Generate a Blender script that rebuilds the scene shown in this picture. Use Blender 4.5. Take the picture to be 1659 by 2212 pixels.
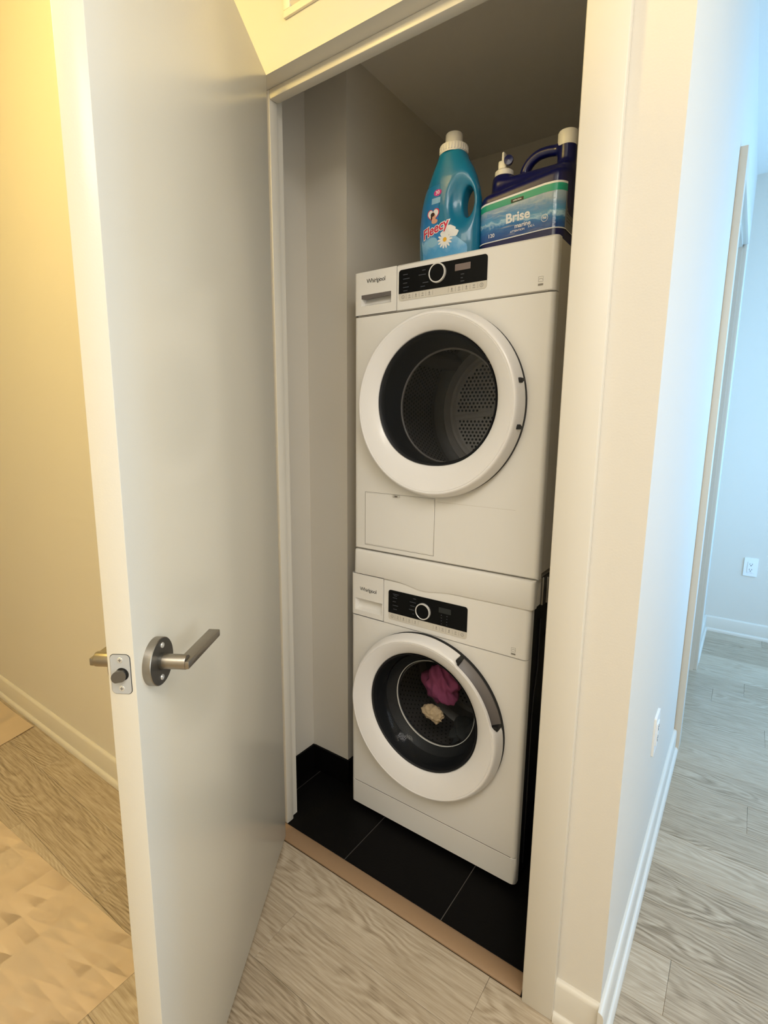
import bpy, bmesh, math, random
import numpy as np
from mathutils import Vector, Matrix
random.seed(7)
for o in list(bpy.data.objects): bpy.data.objects.remove(o)
scene = bpy.context.scene
C = scene.collection
PI = math.pi

# ------------------------------------------------------------------ camera
F_PX, IMG_W = 1115.75, 1659.0
CAM = Vector((1.0951, -1.0218, 1.3228)); YAW, PITCH, ROLL = 0.6152, 0.1699, 0.0095
fwd = Vector((-math.sin(YAW)*math.cos(PITCH), math.cos(YAW)*math.cos(PITCH), -math.sin(PITCH)))
rgt = Vector((math.cos(YAW), math.sin(YAW), 0)); upv = rgt.cross(fwd)
r2 = math.cos(ROLL)*rgt + math.sin(ROLL)*upv; u2 = -math.sin(ROLL)*rgt + math.cos(ROLL)*upv
cam_data = bpy.data.cameras.new('camera'); cam = bpy.data.objects.new('camera', cam_data); C.objects.link(cam)
cam.matrix_world = Matrix(((r2.x, u2.x, -fwd.x, CAM.x), (r2.y, u2.y, -fwd.y, CAM.y), (r2.z, u2.z, -fwd.z, CAM.z), (0, 0, 0, 1)))
cam_data.sensor_fit = 'HORIZONTAL'; cam_data.sensor_width = 36.0; cam_data.lens = 36.0*F_PX/IMG_W
cam_data.clip_start = 0.02
scene.camera = cam

# ------------------------------------------------------------------ world, light, exposure
world = bpy.data.worlds.new('world'); scene.world = world; world.use_nodes = True
wb = world.node_tree.nodes['Background']; wb.inputs[0].default_value = (0.45, 0.68, 1.0, 1); wb.inputs[1].default_value = 1.0

def area_light(name, loc, rot, sx, sy, power, col, spread=None):
    d = bpy.data.lights.new(name, 'AREA'); d.shape = 'RECTANGLE'; d.size = sx; d.size_y = sy
    d.energy = power; d.color = col
    if spread: d.spread = spread
    o = bpy.data.objects.new(name, d); C.objects.link(o); o.location = loc; o.rotation_euler = rot
    return o
# daylight entering through the living room window (wall on the right, out of view)
area_light('window_daylight', (2.57, 2.00, 1.45), (0, PI/2, 0), 2.0, 1.1, 74, (0.26, 0.58, 1.0))
# added soft fill light, set behind a made-up window beside the viewer
area_light('near_fill_light', (2.57, -0.70, 1.35), (0, PI/2, 0), 1.5, 1.2, 13, (1.0, 0.95, 0.86))
# two added fill lights under the hall ceiling, behind the camera
area_light('hall_fill_light', (1.65, -1.45, 2.72), (0, 0, 0), 0.9, 1.2, 24, (0.98, 0.96, 0.95))
area_light('hall_fill_light_rear', (0.95, -2.30, 2.72), (0, 0, 0), 0.9, 0.9, 14, (1.0, 0.95, 0.80))
# added weak fill light over the living area on the right
area_light('living_fill_light', (1.95, -0.30, 2.72), (0, 0, 0), 0.7, 0.9, 6, (1.0, 0.88, 0.62))
LAMP_POS = (-0.42, -1.25, 2.70); LAMP_W = 50; LAMP_COL = (1.0, 0.73, 0.20)

vs = scene.view_settings
vs.view_transform = 'Standard'; vs.look = 'None'; vs.gamma = 1.0; vs.exposure = 0.14
try: vs.use_curve_mapping = False
except Exception: pass

# ------------------------------------------------------------------ materials
def srgb(h):
    h = h.lstrip('#'); v = [int(h[i:i+2], 16)/255 for i in (0, 2, 4)]
    return tuple((c/12.92 if c <= .04045 else ((c+.055)/1.055)**2.4) for c in v) + (1,)
def N(nt, t, **kw):
    n = nt.nodes.new(t)
    for k, v in kw.items(): setattr(n, k, v)
    return n
def mat(name, col, rough=.5, metal=0., spec=.5, bump=None, vary=0., coat=0., emit=None, aniso=None):
    m = bpy.data.materials.new(name); m.use_nodes = True; nt = m.node_tree
    b = nt.nodes['Principled BSDF']
    c = srgb(col) if isinstance(col, str) else tuple(col)+(1,)
    b.inputs['Base Color'].default_value = c
    b.inputs['Roughness'].default_value = rough; b.inputs['Metallic'].default_value = metal
    b.inputs['Specular IOR Level'].default_value = spec; b.inputs['Coat Weight'].default_value = coat
    tc = N(nt, 'ShaderNodeTexCoord')
    if vary:
        n = N(nt, 'ShaderNodeTexNoise'); n.inputs['Scale'].default_value = 3.0; n.inputs['Detail'].default_value = 3
        nt.links.new(tc.outputs['Object'], n.inputs['Vector'])
        r = N(nt, 'ShaderNodeMapRange'); r.inputs[3].default_value = 1-vary; r.inputs[4].default_value = 1+vary
        nt.links.new(n.outputs[0], r.inputs[0])
        mx = N(nt, 'ShaderNodeVectorMath', operation='SCALE'); mx.inputs[0].default_value = c[:3]
        nt.links.new(r.outputs[0], mx.inputs['Scale']); nt.links.new(mx.outputs[0], b.inputs['Base Color'])
    if bump:
        n = N(nt, 'ShaderNodeTexNoise'); n.inputs['Scale'].default_value = bump[0]; n.inputs['Detail'].default_value = 4
        nt.links.new(tc.outputs['Object'], n.inputs['Vector'])
        bp = N(nt, 'ShaderNodeBump'); bp.inputs['Strength'].default_value = bump[1]; bp.inputs['Distance'].default_value = .002
        nt.links.new(n.outputs[0], bp.inputs['Height']); nt.links.new(bp.outputs[0], b.inputs['Normal'])
    if emit:
        b.inputs['Emission Color'].default_value = srgb(emit[0]); b.inputs['Emission Strength'].default_value = emit[1]
    return m

def brushed(name, col, rough=.32):
    m = mat(name, col, rough, metal=1.0); nt = m.node_tree; b = nt.nodes['Principled BSDF']
    tc = N(nt, 'ShaderNodeTexCoord'); mp = N(nt, 'ShaderNodeMapping'); mp.inputs['Scale'].default_value = (40, 400, 400)
    n = N(nt, 'ShaderNodeTexNoise'); n.inputs['Scale'].default_value = 3
    nt.links.new(tc.outputs['Object'], mp.inputs[0]); nt.links.new(mp.outputs[0], n.inputs['Vector'])
    r = N(nt, 'ShaderNodeMapRange'); r.inputs[3].default_value = rough-.08; r.inputs[4].default_value = rough+.12
    nt.links.new(n.outputs[0], r.inputs[0]); nt.links.new(r.outputs[0], b.inputs['Roughness'])
    return m

def glass(name, tint, gloss=.05, amt=.3, base=.018):
    m = bpy.data.materials.new(name); m.use_nodes = True; nt = m.node_tree; nt.nodes.clear()
    out = N(nt, 'ShaderNodeOutputMaterial'); mx = N(nt, 'ShaderNodeMixShader')
    t = N(nt, 'ShaderNodeBsdfTransparent'); t.inputs[0].default_value = tint+(1,)
    g = N(nt, 'ShaderNodeBsdfGlossy'); g.inputs['Roughness'].default_value = gloss; g.inputs[0].default_value = (1, 1, 1, 1)
    lw = N(nt, 'ShaderNodeLayerWeight'); lw.inputs[0].default_value = .5
    pw = N(nt, 'ShaderNodeMath', operation='POWER'); pw.inputs[1].default_value = 4.5; nt.links.new(lw.outputs['Facing'], pw.inputs[0])
    fr = N(nt, 'ShaderNodeMath', operation='MULTIPLY_ADD'); fr.inputs[1].default_value = amt; fr.inputs[2].default_value = base; nt.links.new(pw.outputs[0], fr.inputs[0])
    nt.links.new(fr.outputs[0], mx.inputs[0]); nt.links.new(t.outputs[0], mx.inputs[1]); nt.links.new(g.outputs[0], mx.inputs[2])
    nt.links.new(mx.outputs[0], out.inputs[0])
    return m

def oak(name, light, mid, dark, rough=.42):
    """oak planks: cathedral growth rings cut by the face, fine pores along the length"""
    m = bpy.data.materials.new(name); m.use_nodes = True; nt = m.node_tree; b = nt.nodes['Principled BSDF']
    L = nt.links.new
    tc = N(nt, 'ShaderNodeTexCoord'); oi = N(nt, 'ShaderNodeObjectInfo')
    off = N(nt, 'ShaderNodeVectorMath', operation='SCALE'); off.inputs[0].default_value = (37.0, 0.0, 11.0)
    L(oi.outputs['Random'], off.inputs['Scale'])
    ad = N(nt, 'ShaderNodeVectorMath', operation='ADD'); L(tc.outputs['Object'], ad.inputs[0]); L(off.outputs[0], ad.inputs[1])
    # low frequency wobble of the rings
    mp = N(nt, 'ShaderNodeMapping'); mp.inputs['Scale'].default_value = (3.0, 7.0, 1.0); L(ad.outputs[0], mp.inputs[0])
    n1 = N(nt, 'ShaderNodeTexNoise'); n1.inputs['Scale'].default_value = 1.0; n1.inputs['Detail'].default_value = 3.5; n1.inputs['Roughness'].default_value = .55
    L(mp.outputs[0], n1.inputs['Vector'])
    sx = N(nt, 'ShaderNodeSeparateXYZ'); L(tc.outputs['Object'], sx.inputs[0])
    # heart line wanders across the plank
    mpc = N(nt, 'ShaderNodeMapping'); mpc.inputs['Scale'].default_value = (1.1, 0.0, 1.0); L(ad.outputs[0], mpc.inputs[0])
    n3 = N(nt, 'ShaderNodeTexNoise'); n3.inputs['Scale'].default_value = 1.0; n3.inputs['Detail'].default_value = 1.0; L(mpc.outputs[0], n3.inputs['Vector'])
    yc = N(nt, 'ShaderNodeMath', operation='MULTIPLY_ADD'); yc.inputs[1].default_value = .22; yc.inputs[2].default_value = -.11; L(n3.outputs[0], yc.inputs[0])
    yy = N(nt, 'ShaderNodeMath', operation='ADD'); L(sx.outputs[1], yy.inputs[0]); L(yc.outputs[0], yy.inputs[1])
    y2 = N(nt, 'ShaderNodeMath', operation='MULTIPLY'); L(yy.outputs[0], y2.inputs[0]); L(yy.outputs[0], y2.inputs[1])
    h = N(nt, 'ShaderNodeMath', operation='MULTIPLY_ADD'); h.inputs[1].default_value = .10; h.inputs[2].default_value = 0.0; L(sx.outputs[0], h.inputs[0])
    h2 = N(nt, 'ShaderNodeMath', operation='MULTIPLY_ADD'); h2.inputs[1].default_value = .10; L(n1.outputs[0], h2.inputs[0]); L(h.outputs[0], h2.inputs[2])
    q = N(nt, 'ShaderNodeMath', operation='MULTIPLY_ADD'); q.inputs[1].default_value = 9.0; L(y2.outputs[0], q.inputs[0]); L(h2.outputs[0], q.inputs[2])
    ph = N(nt, 'ShaderNodeMath', operation='MULTIPLY'); ph.inputs[1].default_value = 520.0; L(q.outputs[0], ph.inputs[0])
    sn = N(nt, 'ShaderNodeMath', operation='SINE'); L(ph.outputs[0], sn.inputs[0])
    # fine pores
    mp2 = N(nt, 'ShaderNodeMapping'); mp2.inputs['Scale'].default_value = (9.0, 210.0, 1.0); L(ad.outputs[0], mp2.inputs[0])
    n2 = N(nt, 'ShaderNodeTexNoise'); n2.inputs['Scale'].default_value = 1.0; n2.inputs['Detail'].default_value = 4.0; n2.inputs['Roughness'].default_value = .65
    L(mp2.outputs[0], n2.inputs['Vector'])
    # patchy ring strength
    mp3 = N(nt, 'ShaderNodeMapping'); mp3.inputs['Scale'].default_value = (2.2, 9.0, 1.0); L(ad.outputs[0], mp3.inputs[0])
    n4 = N(nt, 'ShaderNodeTexNoise'); n4.inputs['Scale'].default_value = 1.0; n4.inputs['Detail'].default_value = 2.0; L(mp3.outputs[0], n4.inputs['Vector'])
    st = N(nt, 'ShaderNodeMapRange'); st.inputs[1].default_value = .46; st.inputs[2].default_value = .70; st.inputs[3].default_value = .015; st.inputs[4].default_value = .17; L(n4.outputs[0], st.inputs[0])
    rg = N(nt, 'ShaderNodeMath', operation='MULTIPLY'); L(sn.outputs[0], rg.inputs[0]); L(st.outputs[0], rg.inputs[1])
    s1 = N(nt, 'ShaderNodeMath', operation='MULTIPLY_ADD'); s1.inputs[1].default_value = .95; L(n2.outputs[0], s1.inputs[0]); L(rg.outputs[0], s1.inputs[2])
    rv = N(nt, 'ShaderNodeMapRange'); rv.inputs[3].default_value = -.06; rv.inputs[4].default_value = .13; L(oi.outputs['Random'], rv.inputs[0])
    s2 = N(nt, 'ShaderNodeMath', operation='ADD'); L(s1.outputs[0], s2.inputs[0]); L(rv.outputs[0], s2.inputs[1])
    cr = N(nt, 'ShaderNodeValToRGB'); L(s2.outputs[0], cr.inputs[0])
    e = cr.color_ramp.elements; e[0].position = .22; e[0].color = srgb(dark); e[1].position = .78; e[1].color = srgb(light)
    k = e.new(.5); k.color = srgb(mid)
    L(cr.outputs[0], b.inputs['Base Color']); b.inputs['Roughness'].default_value = rough
    bp = N(nt, 'ShaderNodeBump'); bp.inputs['Strength'].default_value = .18; bp.inputs['Distance'].default_value = .001
    L(s1.outputs[0], bp.inputs['Height']); L(bp.outputs[0], b.inputs['Normal'])
    return m

M = dict(
 wall=mat('wall_paint', '#d8d2c6', .62, spec=.3, bump=(260, .10), vary=.012),
 trim=mat('trim_paint', '#d6d0c3', .38, bump=(60, .05)),
 door=mat('door_paint', '#dad5c7', .22, bump=(420, .05)),
 ceil=mat('ceiling_paint', '#e2ded6', .8, spec=.2, bump=(200, .1)),
 oak=oak('oak_planks', '#c2b39d', '#ab9b84', '#80705a', .26),
 thresh=mat('oak_threshold', '#96795b', .45, bump=(90, .3), vary=.05),
 subfloor=mat('subfloor', '#3a3026', .9),
 tile=mat('black_slate_tile', '#080707', .55, spec=.12, bump=(120, .25), vary=.12),
 grout=mat('grey_grout', '#6a655f', .9, vary=.3),
 white=mat('appliance_enamel', '#efece6', .32, coat=.15, bump=(700, .03)),
 ring=mat('white_plastic_ring', '#f1eeeb', .28, coat=.2),
 side=mat('white_painted_steel', '#d8d2c8', .4),
 dark=mat('near_black_steel', '#16161a', .35),  # near-black washer cabinet and side bead
 black=mat('gloss_black_plastic', '#030406', .25, spec=.22),
 rubber=mat('black_rubber', '#0b0d12', .6),
 gasket=mat('dark_gap', '#07080a', .6),
 chrome=mat('chrome', '#f2f0ec', .22, metal=.3),
 grip=mat('grey_grip', '#6c6663', .4),
 greyp=mat('grey_print', '#8d887f', .6),
 darkp=mat('dark_print', '#45413c', .5),
 faintp=mat('faint_print', '#3c4048', .4),
 lcd=mat('lcd_grey', '#7d6f6b', .25),
 lcd2=mat('lcd_dark', '#232627', .25),
 strip=mat('light_touch_strip', '#d6d0c4', .4),
 drum=mat('drum_steel', '#cfc8c4', .42, metal=.1),
 drumw=mat('washer_drum_steel', '#6c6764', .38, metal=.35),
 hole=mat('drum_hole', '#111111', .8),
 drumdk=mat('dark_drum_plastic', '#5d5957', .5),  # dark grey drum wall and lifters of the dryer
 glass=glass('door_glass', (.84, .86, .87)),
 bowl=glass('bowl_glass', (.86, .88, .89), .05, .05, .008),
 window=glass('window_glass', (.95, .98, 1.0)),
 nickel=brushed('brushed_nickel', '#a29b90', .34),
 nickdk=mat('nickel_face', '#74726d', .36, metal=.9),
 screw=mat('screw_steel', '#dcdad4', .3, metal=.5),
 plate=mat('latch_steel', '#c4c8cc', .38, metal=.35),
 bolt=mat('latch_bolt', '#77746e', .4, metal=.9),
 teal=mat('teal_plastic', '#187aa0', .26, coat=.25),
 cap=mat('white_cap', '#e9e5df', .4),
 navy=mat('navy_plastic', '#080e50', .28, coat=.2),
 paper=mat('kraft_paper', '#f5e2c6', .8, spec=.15, bump=(90, .04), vary=.03),
 grille=mat('grille_white', '#e8e0cf', .45),
 outlet=mat('outlet_white', '#e9ebea', .35),
 slot=mat('outlet_slot', '#2a3038', .6),
 pink=mat('pink_fabric', '#c0608f', .85, bump=(60, .6)),
 paleF=mat('cream_fabric', '#e6c9a2', .85, bump=(60, .6)),
 darkF=mat('charcoal_fabric', '#3a3c3c', .85, bump=(60, .6)),
 pr_white=mat('print_white', '#f1f1f0', .35), pr_red=mat('print_red', '#d8294a', .35), pr_pink=mat('print_pink', '#d63a8a', .35),
 pr_sky=mat('print_sky', '#8fc0dc', .35), pr_yel=mat('print_yellow', '#f0b52c', .35), pr_skin=mat('print_skin', '#e3a98c', .4),
 pr_hair=mat('print_hair', '#3a2420', .4), pr_green=mat('print_green', '#1aa184', .3), pr_blk=mat('print_black', '#0c0f0d', .35),
 pr_navy=mat('print_navy', '#14306e', .3), pr_grey=mat('print_grey', '#8c8f97', .45), pr_blue2=mat('print_mid_blue', '#2f7fb8', .3),
 frame=mat('window_frame', '#e8eaec', .4),
 fillw=mat('fill_panel_diffuser', '#f6f4ee', .5, emit=('#fff4e2', .8)),  # faint glow for the added ceiling fill panels
 lampd=mat('lamp_diffuser', '#fff0d0', .5, emit=('#ffdca0', 6.0)),
)

def label_mat():
    """printed seascape: pale sky above, deep blue sea below with foam"""
    m = bpy.data.materials.new('sea_label'); m.use_nodes = True; nt = m.node_tree; b = nt.nodes['Principled BSDF']; L = nt.links.new
    tc = N(nt, 'ShaderNodeTexCoord'); sx = N(nt, 'ShaderNodeSeparateXYZ'); L(tc.outputs['Object'], sx.inputs[0])
    n = N(nt, 'ShaderNodeTexNoise'); n.inputs['Scale'].default_value = 26; n.inputs['Detail'].default_value = 6; n.inputs['Roughness'].default_value = .6; n.inputs['Distortion'].default_value = 1.2
    L(tc.outputs['Object'], n.inputs['Vector'])
    a = N(nt, 'ShaderNodeMath', operation='MULTIPLY_ADD'); a.inputs[1].default_value = .045; L(n.outputs[0], a.inputs[0]); L(sx.outputs[2], a.inputs[2])
    r = N(nt, 'ShaderNodeMapRange'); r.inputs[1].default_value = .06; r.inputs[2].default_value = .16; L(a.outputs[0], r.inputs[0])
    cr = N(nt, 'ShaderNodeValToRGB'); L(r.outputs[0], cr.inputs[0]); e = cr.color_ramp.elements
    e[0].position = 0; e[0].color = srgb('#123e86'); e[1].position = 1; e[1].color = srgb('#b9c6d2')
    for p_, c_ in ((.2, '#1d5ca0'), (.34, '#2a79b6'), (.42, '#a8cfe4'), (.48, '#4f97c6'), (.62, '#5f93bf'), (.8, '#9db3c6')):
        k = e.new(p_); k.color = srgb(c_)
    L(cr.outputs[0], b.inputs['Base Color']); b.inputs['Roughness'].default_value = .16; b.inputs['Coat Weight'].default_value = .5; b.inputs['Coat Roughness'].default_value = .08
    mp = N(nt, 'ShaderNodeMapping'); mp.inputs['Rotation'].default_value = (0, .5, 0); mp.inputs['Scale'].default_value = (14, 14, 60); L(tc.outputs['Object'], mp.inputs[0])
    w = N(nt, 'ShaderNodeTexNoise'); w.inputs['Scale'].default_value = 1; w.inputs['Detail'].default_value = 2; L(mp.outputs[0], w.inputs['Vector'])
    bp = N(nt, 'ShaderNodeBump'); bp.inputs['Strength'].default_value = .55; bp.inputs['Distance'].default_value = .004; L(w.outputs[0], bp.inputs['Height']); L(bp.outputs[0], b.inputs['Normal'])
    return m
M['sea'] = label_mat()
def bottle_label_mat():
    m = bpy.data.materials.new('sky_label'); m.use_nodes = True; nt = m.node_tree; b = nt.nodes['Principled BSDF']; L = nt.links.new
    tc = N(nt, 'ShaderNodeTexCoord'); sx = N(nt, 'ShaderNodeSeparateXYZ'); L(tc.outputs['Object'], sx.inputs[0])
    n = N(nt, 'ShaderNodeTexNoise'); n.inputs['Scale'].default_value = 30; n.inputs['Detail'].default_value = 4; L(tc.outputs['Object'], n.inputs['Vector'])
    a = N(nt, 'ShaderNodeMath', operation='MULTIPLY_ADD'); a.inputs[1].default_value = .07; L(n.outputs[0], a.inputs[0]); L(sx.outputs[2], a.inputs[2])
    r = N(nt, 'ShaderNodeMapRange'); r.inputs[1].default_value = .03; r.inputs[2].default_value = .22; L(a.outputs[0], r.inputs[0])
    cr = N(nt, 'ShaderNodeValToRGB'); L(r.outputs[0], cr.inputs[0]); e = cr.color_ramp.elements
    e[0].position = 0; e[0].color = srgb('#6fb4dc'); e[1].position = 1; e[1].color = srgb('#1c7fae')
    for p_, c_ in ((.22, '#4b9fd6'), (.34, '#93c6e6'), (.42, '#2f86c8'), (.7, '#1f78b6')):
        k = e.new(p_); k.color = srgb(c_)
    L(cr.outputs[0], b.inputs['Base Color']); b.inputs['Roughness'].default_value = .28; b.inputs['Coat Weight'].default_value = .2
    return m
M['skylab'] = bottle_label_mat()

# ------------------------------------------------------------------ helpers
def add_box(bm, x0, x1, y0, y1, z0, z1, bev=0, seg=2):
    t = bmesh.new()
    vs_ = [t.verts.new((x, y, z)) for z in (z0, z1) for y in (y0, y1) for x in (x0, x1)]
    for f in ((0, 2, 3, 1), (4, 5, 7, 6), (0, 1, 5, 4), (2, 6, 7, 3), (0, 4, 6, 2), (1, 3, 7, 5)): t.faces.new([vs_[i] for i in f])
    if bev: bmesh.ops.bevel(t, geom=t.edges[:], offset=bev, segments=seg, affect='EDGES', profile=.5)
    merge(bm, t)
def merge(bm, t, mx=None):
    mp = {}
    for v in t.verts: mp[v] = bm.verts.new(mx @ v.co if mx else v.co)
    for f in t.faces:
        try: bm.faces.new([mp[v] for v in f.verts])
        except ValueError: pass
    t.free()
def box(*a, **k):
    bm = bmesh.new(); add_box(bm, *a, **k); return bm
def lathe(bm, prof, n=64, axis='z', c=(0, 0, 0), a0=0., a1=2*PI, capstart=False, capend=False):
    """prof: (r, h). axis z: h along z; axis y: h along y (angle in xz)"""
    full = abs(a1-a0-2*PI) < 1e-6; cnt = n if full else n+1
    rings = []
    for r, h in prof:
        ring = []
        for i in range(cnt):
            a = a0+(a1-a0)*i/n; p, q = r*math.cos(a), r*math.sin(a)
            co = (c[0]+p, c[1]+q, c[2]+h) if axis == 'z' else ((c[0]+p, c[1]+h, c[2]+q) if axis == 'y' else (c[0]+h, c[1]+p, c[2]+q))
            ring.append(bm.verts.new(co))
        rings.append(ring)
    for A, B in zip(rings, rings[1:]):
        for i in range(n if full else n):
            j = (i+1) % cnt if full else i+1
            bm.faces.new((A[i], A[j], B[j], B[i]))
    if capstart: bm.faces.new(rings[0][::-1])
    if capend: bm.faces.new(rings[-1])
def tube(bm, pts, r, n=12):
    pts = [Vector(p) for p in pts]; rings = []
    rr = r if isinstance(r, (list, tuple)) else [r]*len(pts)
    for i, p in enumerate(pts):
        t = (pts[min(i+1, len(pts)-1)]-pts[max(i-1, 0)]).normalized()
        a = t.orthogonal().normalized() if i == 0 else (rings_a - t*rings_a.dot(t)).normalized()
        rings_a = a; b = t.cross(a)
        rings.append([bm.verts.new(p+rr[i]*(math.cos(2*PI*k/n)*a+math.sin(2*PI*k/n)*b)) for k in range(n)])
    for A, B in zip(rings, rings[1:]):
        for i in range(n): bm.faces.new((A[i], A[(i+1) % n], B[(i+1) % n], B[i]))
    bm.faces.new(rings[0][::-1]); bm.faces.new(rings[-1])
def prism(bm, poly, y0, y1, axis='y'):
    """poly in (a,b): axis y -> (x,z); axis x -> (y,z); axis z -> (x,y)"""
    def co(p, h): return (p[0], h, p[1]) if axis == 'y' else ((h, p[0], p[1]) if axis == 'x' else (p[0], p[1], h))
    A = [bm.verts.new(co(p, y0)) for p in poly]; B = [bm.verts.new(co(p, y1)) for p in poly]
    n = len(poly)
    for i in range(n): bm.faces.new((A[i], A[(i+1) % n], B[(i+1) % n], B[i]))
    bm.faces.new(A[::-1]); bm.faces.new(B)
def mesh_of(name, bm, m, sharp=38, fixn=True):
    if fixn: bmesh.ops.recalc_face_normals(bm, faces=bm.faces[:])
    for f in bm.faces: f.smooth = True
    for e in bm.edges:
        if len(e.link_faces) == 2:
            if e.calc_face_angle(0) > math.radians(sharp): e.smooth = False
    me = bpy.data.meshes.new(name); bm.to_mesh(me); bm.free()
    me.materials.append(m); return me
def tag(o, label=None, cat=None, group=None, kind=None):
    if label: o['label'] = label
    if cat: o['category'] = cat
    if group: o['group'] = group
    if kind: o['kind'] = kind
    return o
def obj(name, bm, m, parent=None, loc=None, rotz=0, sharp=38, fixn=True):
    m = M[m] if isinstance(m, str) else m          # m is only used for a fresh bmesh
    me = bm if isinstance(bm, bpy.types.Mesh) else mesh_of(name, bm, m, sharp, fixn)
    o = bpy.data.objects.new(name, me); C.objects.link(o)
    if parent: o.parent = parent
    if loc: o.location = loc
    o.rotation_euler = (0, 0, rotz)
    return o
def thing(name, label, cat, loc=(0, 0, 0), rotz=0, group=None):
    o = bpy.data.objects.new(name, None); C.objects.link(o); o.empty_display_size = .05
    o.location = loc; o.rotation_euler = (0, 0, rotz)
    return tag(o, label, cat, group)
def struct(name, bm, m, label, cat, loc=None):
    return tag(obj(name, bm, m, loc=loc), label, cat, kind='structure')
def raw_mesh(name, V, Fs, m):
    me = bpy.data.meshes.new(name); me.from_pydata([tuple(v) for v in V], [], [tuple(int(i) for i in f) for f in Fs]); me.update()
    me.materials.append(M[m] if isinstance(m, str) else m)
    me.polygons.foreach_set('use_smooth', [True]*len(me.polygons)); return me
def text2d(body, size=1.0, bold=0.0, shear=0.0, space=1.0):
    """text outlines as flat triangles in (x, y)"""
    cu = bpy.data.curves.new('t', 'FONT'); cu.body = body; cu.size = size; cu.offset = bold; cu.shear = shear
    cu.align_x = 'CENTER'; cu.align_y = 'CENTER'; cu.resolution_u = 4; cu.space_character = space
    o = bpy.data.objects.new('t', cu); C.objects.link(o)
    dg = bpy.context.evaluated_depsgraph_get(); dg.update()
    me = bpy.data.meshes.new_from_object(o.evaluated_get(dg))
    V = [(v.co.x, v.co.y) for v in me.vertices]; Fs = [tuple(p.vertices) for p in me.polygons]
    bpy.data.objects.remove(o); bpy.data.curves.remove(cu); bpy.data.meshes.remove(me)
    return V, Fs
def map2d(VF, fn):
    V, Fs = VF; return [fn(a, b) for a, b in V], Fs
def join(parts):
    V, Fs = [], []
    for v, f in parts:
        o = len(V); V += list(v); Fs += [tuple(i+o for i in t) for t in f]
    return V, Fs
def rect2d(x0, x1, y0, y1, nx=1, ny=1):
    V = [(x0+(x1-x0)*i/nx, y0+(y1-y0)*j/ny) for j in range(ny+1) for i in range(nx+1)]
    Fs = [(j*(nx+1)+i, j*(nx+1)+i+1, (j+1)*(nx+1)+i+1, (j+1)*(nx+1)+i) for j in range(ny) for i in range(nx)]
    return V, Fs
def disc2d(cx, cy, rx, ry=None, n=20, fn=None):
    ry = ry or rx; V = [(cx, cy)]; Fs = []
    for i in range(n):
        a = 2*PI*i/n; k = fn(a) if fn else 1
        V.append((cx+rx*k*math.cos(a), cy+ry*k*math.sin(a)))
        Fs.append((0, 1+i, 1+(i+1) % n))
    return V, Fs
def ring2d(cx, cy, r0, r1, n=24, a0=0, a1=2*PI):
    V = []; Fs = []
    for i in range(n+1):
        a = a0+(a1-a0)*i/n
        V += [(cx+r0*math.cos(a), cy+r0*math.sin(a)), (cx+r1*math.cos(a), cy+r1*math.sin(a))]
        if i: k = 2*i; Fs.append((k-2, k-1, k+1, k))
    return V, Fs
def shift2d(VF, dx, dy, rot=0, s=1.0):
    c_, s_ = math.cos(rot)*s, math.sin(rot)*s
    return [(dx+a*c_-b*s_, dy+a*s_+b*c_) for a, b in VF[0]], VF[1]
def rrect(x0, x1, z0, z1, r, n=6):
    out = []
    for cx, cz, a in ((x1-r, z1-r, 0), (x0+r, z1-r, PI/2), (x0+r, z0+r, PI), (x1-r, z0+r, 1.5*PI)):
        for i in range(n+1):
            t = a+PI/2*i/n; out.append((cx+r*math.cos(t), cz+r*math.sin(t)))
    return out

# ---- implicit surfaces -> mesh (surface nets)
def surfnet(Fn, lo, hi, h):
    ax = [np.arange(lo[i]-2*h, hi[i]+3*h, h) for i in range(3)]
    X, Y, Z = np.meshgrid(*ax, indexing='ij'); G = Fn(X, Y, Z); S = G < 0
    nx, ny, nz = G.shape
    acc = np.zeros((nx-1, ny-1, nz-1, 3)); cnt = np.zeros((nx-1, ny-1, nz-1))
    corners = [(i, j, k) for i in (0, 1) for j in (0, 1) for k in (0, 1)]
    sl = lambda c: tuple(slice(c[d], G.shape[d]-1+c[d]) for d in range(3))
    for a in corners:
        for d in range(3):
            if a[d] == 0:
                b = list(a); b[d] = 1; b = tuple(b)
                ga, gb = G[sl(a)], G[sl(b)]; mk = (ga < 0) != (gb < 0)
                t = np.where(mk, ga/np.where(mk, ga-gb, 1), 0)
                for e in range(3):
                    acc[..., e] += np.where(mk, a[e]+(t if e == d else 0), 0)
                cnt += mk
    act = cnt > 0; ids = -np.ones(act.shape, int); ids[act] = np.arange(act.sum())
    I = np.argwhere(act); P = acc[act]/cnt[act][:, None]
    V = np.array([a[0] for a in ax]) + (I+P)*h
    Q = []
    for d in range(3):
        e1, e2 = (d+1) % 3, (d+2) % 3
        a = [slice(None)]*3; b = [slice(None)]*3; a[d] = slice(0, -1); b[d] = slice(1, None)
        sa, sb = S[tuple(a)], S[tuple(b)]; E = np.argwhere(sa != sb)
        E = E[(E[:, e1] > 0) & (E[:, e2] > 0) & (E[:, e1] < G.shape[e1]-1) & (E[:, e2] < G.shape[e2]-1)]
        def cell(o1, o2):
            c = E.copy(); c[:, e1] -= o1; c[:, e2] -= o2; return ids[c[:, 0], c[:, 1], c[:, 2]]
        q = np.stack([cell(1, 1), cell(0, 1), cell(0, 0), cell(1, 0)], 1)
        inside = S[tuple(E.T)]; q[~inside] = q[~inside][:, ::-1]
        Q.append(q)
    return V, np.concatenate(Q)
def smin(a, b, k):
    h = np.clip(.5+.5*(b-a)/k, 0, 1); return b*(1-h)+a*h-k*h*(1-h)
def smax(a, b, k): return -smin(-a, -b, k)
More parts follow.
